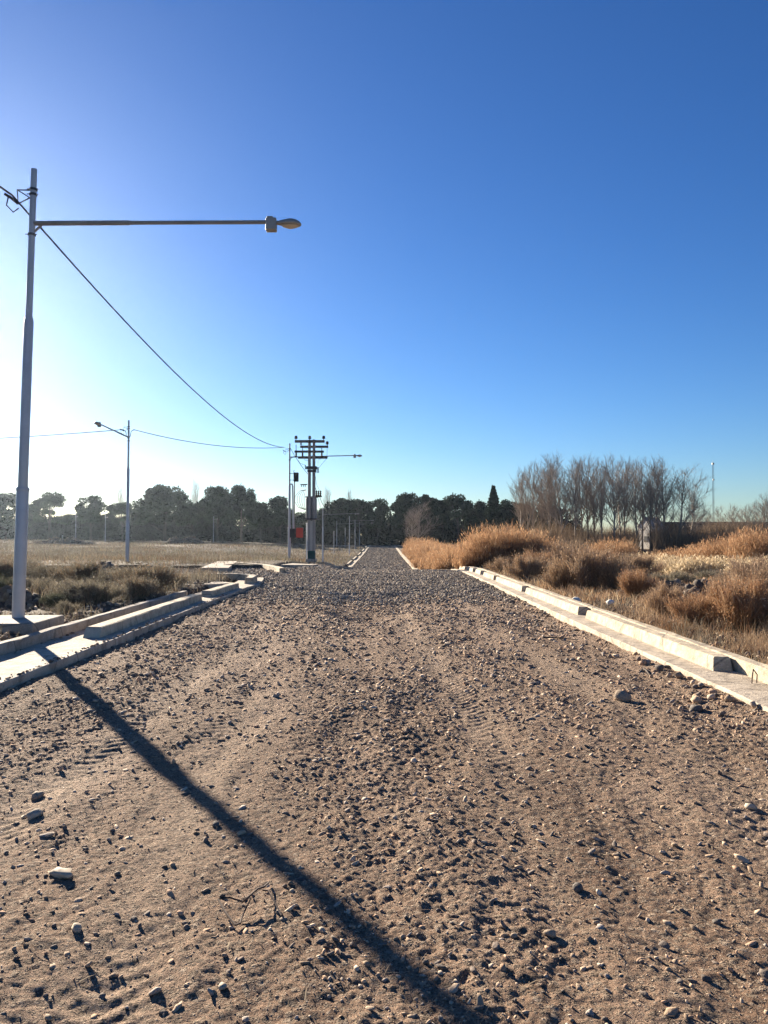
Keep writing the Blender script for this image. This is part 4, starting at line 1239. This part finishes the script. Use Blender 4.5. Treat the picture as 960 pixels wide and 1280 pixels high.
for px, ytop, k, d, sx, lab in bare:
    x = X(px, d); z = float(ground_z(x, d)); sz = (Z(ytop, d) - z) / BARE_H[k]
    r_ = empty('bare_tree', (x, d, z), random.uniform(-.4, .4), lab, 'tree', GB)
    r_.scale = (sz * sx, sz * sx, sz)
    o = link('branches', BARE[k], r_)
# the bushy leafless tree at the end of the road and thin twigs over the far wood
for px, ytop, d, s, lab in ((520, 632, 150, 1.35, 'bushy leafless brown tree at the right of the far road'), (512, 640, 152, 1.2, 'low leafless brown bush beside the far road'),
                            (150, 612, 235, .5, 'wispy bare treetop above the pines by the field lamp'), (245, 606, 240, .5, 'wispy bare treetop between the big pines'),
                            (410, 614, 240, .5, 'wispy bare treetop just right of the transformer poles'), (437, 617, 242, .5, 'wispy bare treetop above the far row of lamps')):
    x = X(px, d); z = float(ground_z(x, d)); k = 4 if d < 200 else 0
    sz = (Z(ytop, d) - z) / BARE_H[k]
    r_ = empty('bare_tree', (x, d, z), random.uniform(0, 6), lab, 'tree', 'lone bare trees by the wood'); r_.scale = (sz * s, sz * s, sz)
    link('branches', BARE[k], r_)
# leafless thicket at the feet of the poplars
n = 60000
x = rng.uniform(20, 92, n); y = rng.uniform(104, 150, n)
ok = np.abs(x / y * 960 + 478 - 806) > 9 * (y < 152) ; x, y = x[ok], y[ok]; n = len(x)
hh = (1.6 + 4.4 * np.clip(.5 + fbm(x * .16, y * .1, 401, 3), 0, 1)) * rng.uniform(.5, 1.1, n)
v, q, t, c = blades(x, y, ground_z(x, y) - .1, hh, np.full(n, .06), np.abs(rng.normal(.15, .15, n)), pick(BROWN * .6, n), .25)
tag(link('undergrowth', arrays_to_mesh('undergrowth', v, [q, t], M['twig'], False, c)), kind='stuff')

# ------------------------------------------------------------------ buildings, mast, heaps
hx, hy = X(806, 150), 150.0
hz = float(ground_z(hx, hy))
hs = empty('white_house', (hx, hy, hz), R(-64), 'white gabled house glimpsed behind the bare poplars', 'house')
w = MB(); W_, D_, E_, G_ = 1.8, 3.4, 4.3, 6.0
w.add([(-W_, 0, 0), (W_, 0, 0), (W_, 0, E_), (0, 0, G_), (-W_, 0, E_), (-W_, D_, 0), (W_, D_, 0), (W_, D_, E_), (0, D_, G_), (-W_, D_, E_)],
      [(0, 1, 2, 3, 4), (9, 8, 7, 6, 5), (1, 6, 7, 2), (0, 4, 9, 5)])
w.build('wall', M['white'], hs)
rf = MB()
for s_ in (-1, 1):
    a = [(s_ * (W_ + .15), -.1, E_ - .12), (0, -.1, G_ + .06), (0, D_ + .1, G_ + .06), (s_ * (W_ + .15), D_ + .1, E_ - .12)]
    rf.add(a + [(p[0], p[1], p[2] + .14) for p in a], [(0, 1, 2, 3), (7, 6, 5, 4), (0, 4, 5, 1), (1, 5, 6, 2), (2, 6, 7, 3), (3, 7, 4, 0)])
rf.build('roof', M['houseroof'], hs)
wi = MB(); wi.box((.3, -.02, 1.9), (.9, .06, 1.1)); wi.build('window', M['black'], hs)
sx0, sx1, sd = X(828, 165), X(1010, 165), 165.0
sz0 = float(ground_z((sx0 + sx1) / 2, sd))
sh = empty('long_shed', ((sx0 + sx1) / 2, sd, sz0), 0, 'long dark low shed behind the trees at right', 'shed')
L_ = sx1 - sx0
m = MB(); m.box((0, 3, (Z(655, sd) - sz0) / 2), (L_, 6, Z(655, sd) - sz0)); m.build('wall', M['shed'], sh)
m = MB(); m.box((0, 2.9, Z(653.5, sd) - sz0), (L_ + .6, 7, .35)); m.build('roof', M['roof'], sh)
for k in range(16):
    m = MB(); m.box((-L_ / 2 + (k + .5) * L_ / 16, -.07, (Z(655, sd) - sz0) / 2 - .1), (.22, .12, Z(655, sd) - sz0 - .3)); m.build('pillar', M['timber'], sh)
mx, my = X(892.5, 320), 320.0
ms = empty('radio_mast', (mx, my, float(ground_z(mx, my))), 0, 'thin lattice radio mast rising above the trees at right', 'mast')
mh = Z(580, my) - ms.location.z
m = MB()
for k in range(3):
    a = 2.09 * k; m.tube([(.35 * math.cos(a), .35 * math.sin(a), 0), (.35 * math.cos(a), .35 * math.sin(a), mh)], .04, 4)
for j in range(int(mh / .9)):
    for k in range(3):
        a, b = 2.09 * k, 2.09 * (k + 1)
        m.tube([(.35 * math.cos(a), .35 * math.sin(a), j * .9), (.35 * math.cos(b), .35 * math.sin(b), j * .9 + .9)], .03, 3)
m.build('lattice', M['arm'], ms)
m = MB(); m.box((0, 0, mh + .2), (.8, .6, .8)); m.tube([(0, 0, mh), (0, 0, mh + 1.8)], .05, 5); m.build('antenna', M['arm'], ms)
m = MB(); m.box((0, -.4, mh - 6.5), (.6, .4, .7)); m.build('antenna', M['arm'], ms)

def heap(px, y, w_, h_, n, label, cols=STONE_COLS * .55):
    x0 = X(px, y)
    r = np.sqrt(rng.uniform(0, 1, n)); a = rng.uniform(0, 6.28, n)
    x, yy = r * np.cos(a) * w_, r * np.sin(a) * w_ * .8
    sd_ = rng.integers(0, 999)
    lump = lambda a_, b_: .62 + .9 * fbm(a_ / w_ * 1.6 + sd_, b_ / w_ * 1.6, 7, 3)
    z = h_ * (1 - r ** 1.6) * lump(x, yy) * rng.uniform(.9, 1.1, n)
    V, F = ICO1; k = len(V)
    s = rng.uniform(.04, .12, n) * (1 + .25 * w_)
    loc = V[None] * (1 + rng.normal(0, .18, (n, k, 1)))
    loc = np.einsum('nij,nkj->nki', rand_rot(n, .8), loc * np.stack([s * 1.2, s * .9, s * .8], -1)[:, None])
    loc += np.stack([x, yy, z], -1)[:, None]
    f = (F[None] + (np.arange(n) * k)[:, None, None]).reshape(-1, 3)
    c = np.repeat(cols[rng.integers(0, len(cols), n)], k, 0)
    # the soil core under the stones
    g = 28
    cv_, cf = [], []
    for i in range(13):
        rr = i / 12
        for j in range(g):
            cv_.append((rr * w_ * math.cos(6.283 * j / g), rr * w_ * .8 * math.sin(6.283 * j / g), h_ * (1 - rr ** 1.6) * .95 * float(lump(np.array(rr * w_ * math.cos(6.283 * j / g)), np.array(rr * w_ * .8 * math.sin(6.283 * j / g)))) - .05 * (rr > .9)))
    for i in range(12):
        for j in range(g):
            cf.append((i * g + j, i * g + (j + 1) % g, (i + 1) * g + (j + 1) % g, (i + 1) * g + j))
    v_all = np.concatenate([loc.reshape(-1, 3), np.array(cv_)])
    me = arrays_to_mesh('stone_heap', v_all, [f, np.array(cf) + n * k], M['stone'], False, np.concatenate([c, np.tile([[.09, .075, .06]], (len(cv_), 1))]))
    return tag(link('stone_heap', me, None, (x0, y, float(ground_z(x0, y)) - .03)), label, 'stone heap', 'heaps of stones and soil')
heap(822, 18.2, .9, .42, 420, 'dark heap of stones behind the right kerb, the left one of two')
heap(882, 17.2, .75, .38, 380, 'heap of paler stones behind the right kerb, the right one of two', STONE_COLS * .8)
heap(135, 24.0, 1.3, .5, 700, 'dark heap of rubble behind the left shrubs, below the field lamp')
heap(12, 15.0, .8, .35, 260, 'low heap of stones behind the nearest lamp at the left edge')
heap(78, 160, 7.0, 2.3, 900, 'low dark mound of soil in the hazy field at far left')
heap(232, 165, 4.5, 1.9, 900, 'low dark mound of soil before the big broad pine')

# ------------------------------------------------------------------ small things on the road
def hull_rock(n):
    import bmesh
    p = rng.normal(0, 1, (n, 3)); p /= np.linalg.norm(p, axis=1)[:, None]; p *= rng.uniform(.78, 1.08, (n, 1))
    bm = bmesh.new()
    for q in p: bm.verts.new(q)
    bmesh.ops.convex_hull(bm, input=bm.verts)
    bmesh.ops.delete(bm, geom=[v for v in bm.verts if not v.link_faces], context='VERTS')
    bmesh.ops.triangulate(bm, faces=bm.faces)
    bm.verts.index_update()
    V = np.array([v.co[:] for v in bm.verts]); F = np.array([[v.index for v in f.verts] for f in bm.faces]); bm.free()
    return V, F

def rock_obj(px, py, wpx, label, grp=None, col=None, z=0.0, name='stone', flat=.55, ang=34):
    x, y = at(px, py, z)
    s = wpx / 960 * y / 2
    V, F = hull_rock(ang)
    v = V * np.array([s * 1.0, s * .75, s * flat])
    c = np.tile(np.array([col if col is not None else STONE_COLS[rng.integers(0, 4)]]), (len(v), 1))
    me = arrays_to_mesh(name, v, [F], M['stone'], False, c)
    zz = float(road_z(x, y)) if x < 3.28 else float(H(x, y)) + .105
    o = link(name, me, None, (x, y, zz + s * flat * .45)); o.rotation_euler = (rng.normal(0, .12), rng.normal(0, .12), rng.uniform(0, 6.28))
    return tag(o, label, 'stone', grp)
PALE, TAN, DK = (.40, .34, .26), (.30, .235, .17), (.13, .115, .10)
for a in ((51, 989, 21, 'largest round stone at the left of the road, above a smaller pale one', TAN), (48, 1017, 22, 'flat pale stone at the left of the road, below the round one', PALE),
          (36, 1015, 10, 'small pale stone touching the flat one at the left of the road', PALE), (102, 1159, 19, 'flat pale stone below the crumpled scrap', PALE),
          (68, 1262, 13, 'upright stone with a dark shadow at the bottom left corner', TAN), (282, 1225, 15, 'pale square stone below the bent wire', PALE),
          (719, 1102, 20, 'dark round stone standing in the middle right of the road', DK), (684, 1160, 20, 'brown stone in the lower right of the road', TAN),
          (640, 1166, 13, 'upright stone left of the brown one in the lower right', TAN), (742, 1146, 10, 'small upright stone with a long shadow at right', TAN),
          (367, 1111, 9, 'rounded stone at the edge of the pole shadow', PALE), (404, 1160, 11, 'small pale stone right of the bent wire', PALE),
          (934, 1003, 16, 'pale flat stone near the right picture edge', PALE), (868, 886, 22, 'dark flat stone on the bare soil near the right gutter', DK),
          (775, 873, 30, 'long low clod on the bare soil near the right gutter', TAN), (890, 1139, 13, 'dark stone towards the lower right corner', DK),
          (272, 1027, 14, 'dark stone lying in the pole shadow', DK), (152, 1088, 11, 'dark round stone right of the crumpled scrap', DK), (640, 754, 10, 'dark clod lying at the edge of the grey gravel', DK)):
    rock_obj(a[0], a[1], a[2], a[3], 'single stones lying on the road', a[4])
row = [(786, 816, 9), (793, 819, 8), (801, 821, 10), (810, 822, 9), (818, 826, 12), (828, 829, 18), (836, 832, 14), (832, 839, 13), (842, 842, 12), (848, 846, 12), (855, 849, 10), (862, 853, 20), (869, 858, 14),
       (880, 861, 10), (888, 866, 12), (897, 862, 15), (903, 870, 11), (916, 874, 13), (929, 873, 18), (938, 879, 14), (945, 884, 14), (915, 886, 16), (921, 892, 13), (934, 894, 12), (955, 893, 20), (950, 902, 14)]
for k, (px, py, w_) in enumerate(row):
    o = rock_obj(min(px, 955), py, w_ * 1.1, 'grey cobble in the loose row of stones along the right gutter', 'cobbles along the right gutter', STONE_COLS[k % 9] * 1.1, flat=.7, ang=15)
    o.location.x = min(o.location.x, rx(o.location.y) - .13) - .34 * random.random() ** 1.6; o.location.y += random.uniform(-.3, .3); o.scale = (random.uniform(.6, 1.1),) * 3
    o.location.z = float(road_z(o.location.x, o.location.y)) + .25 * o.dimensions.z

def G3(px, py, h=0.0):
    x, y = at(px, py); return Vector((x, y, float(road_z(x, y)) + h))
m = MB()
m.tube([G3(338, 1102, .02), G3(332, 1116, .05), G3(324, 1124, .07), G3(312, 1132, .06), G3(306, 1133, .05), G3(290, 1128, .05), G3(276, 1127, .035), G3(284, 1140, .03), G3(297, 1154, .02)], .0042, 6)
m.tube([G3(331, 1121, .05), G3(337, 1123, .05), G3(345, 1132, .03), G3(354, 1145, .012)], .004, 6)
m.tube([G3(297, 1154, .02), G3(303, 1150, .015), G3(306, 1142, .02), G3(316, 1130, .05)], .004, 6)
tag(m.build('bent_wire', M['rust'], None, True), 'dark bent wire lying on the dirt beside the pole shadow', 'wire')
# crumpled scrap
V, F = ICO2
v = V * (1 + rng.normal(0, .2, (len(V), 1))) * np.array([.058, .034, .018])
sx_, sy_ = at(81, 1093)
o = link('paper_scrap', arrays_to_mesh('paper_scrap', v, [F], M['paper'], False), None, (sx_, sy_, float(road_z(sx_, sy_)) + .012)); o.rotation_euler = (0, 0, -.5)
tag(o, 'crumpled dirty paper scrap on the left of the road', 'litter')
for px, py, w_, h_, lab in ((719, 749, .22, .14, 'small white concrete chunk standing just behind the second right kerb block'), (762, 757, .16, .14, 'flat white concrete chunk behind the right kerb, right of the standing one'),
                            (637, 714, .14, .14, 'tiny white chunk behind the right kerb, under the grass dome')):
    x, y = at(px, py + 4, .15); V, F = hull_rock(14); me = arrays_to_mesh('concrete_chunk', (V * np.array([w_, w_ * .7, h_]) * .55) + np.array([0, 0, h_ * .4]), [F], M['white'])
    tag(link('concrete_chunk', me, None, (max(x, 4.15), y, float(ground_z(max(x, 4.15), y)) + .12)), lab, 'concrete chunk')
for k, (px, py, lab) in enumerate(((937, 853, 'thin rusty bar sticking up from the right gutter slab, the left of two'), (943, 852, 'thin rusty bar sticking up from the right gutter slab, the right of two'))):
    x, y = at(px, py, .105); m = MB(); m.tube([(0, 0, -.05), (.01, 0, .08), (.03 - .05 * k, .02, .13)], .006, 6)
    tag(m.build('rusty_bar', M['rust'], None, True, (x, y, .105)), lab, 'metal bar')
# sticks on the bare soil by the right gutter
for a, b, lab in (((678, 796), (722, 799), 'dark stick lying on the soil near the right gutter, the left of two'), ((803, 838), (810, 845), 'short stick lying beside the cobbles at the right gutter')):
    m = MB(); p, q = G3(*a, .012), G3(*b, .012); m.tube([p, p.lerp(q, .5) + Vector((0, 0, .012)), q], [.012, .01, .005], 6)
    tag(m.build('stick', M['bark'], None, True), lab, 'stick')

# ------------------------------------------------------------------ air
if HAZE_DENSITY > 0:
    m = MB(); m.box((0, 150, 13.5), (760, 420, 37))
    hm = bpy.data.materials.new('air'); hm.use_nodes = True
    nt = hm.node_tree; nt.nodes.remove(nt.nodes['Principled BSDF'])
    pv = nt.nodes.new('ShaderNodeVolumePrincipled')
    pv.inputs['Color'].default_value = (.66, .82, 1.0, 1)
    pv.inputs['Density'].default_value = HAZE_DENSITY
    pv.inputs['Anisotropy'].default_value = .74
    nt.links.new(pv.outputs[0], nt.nodes['Material Output'].inputs['Volume'])
    tag(m.build('haze', hm), kind='stuff')
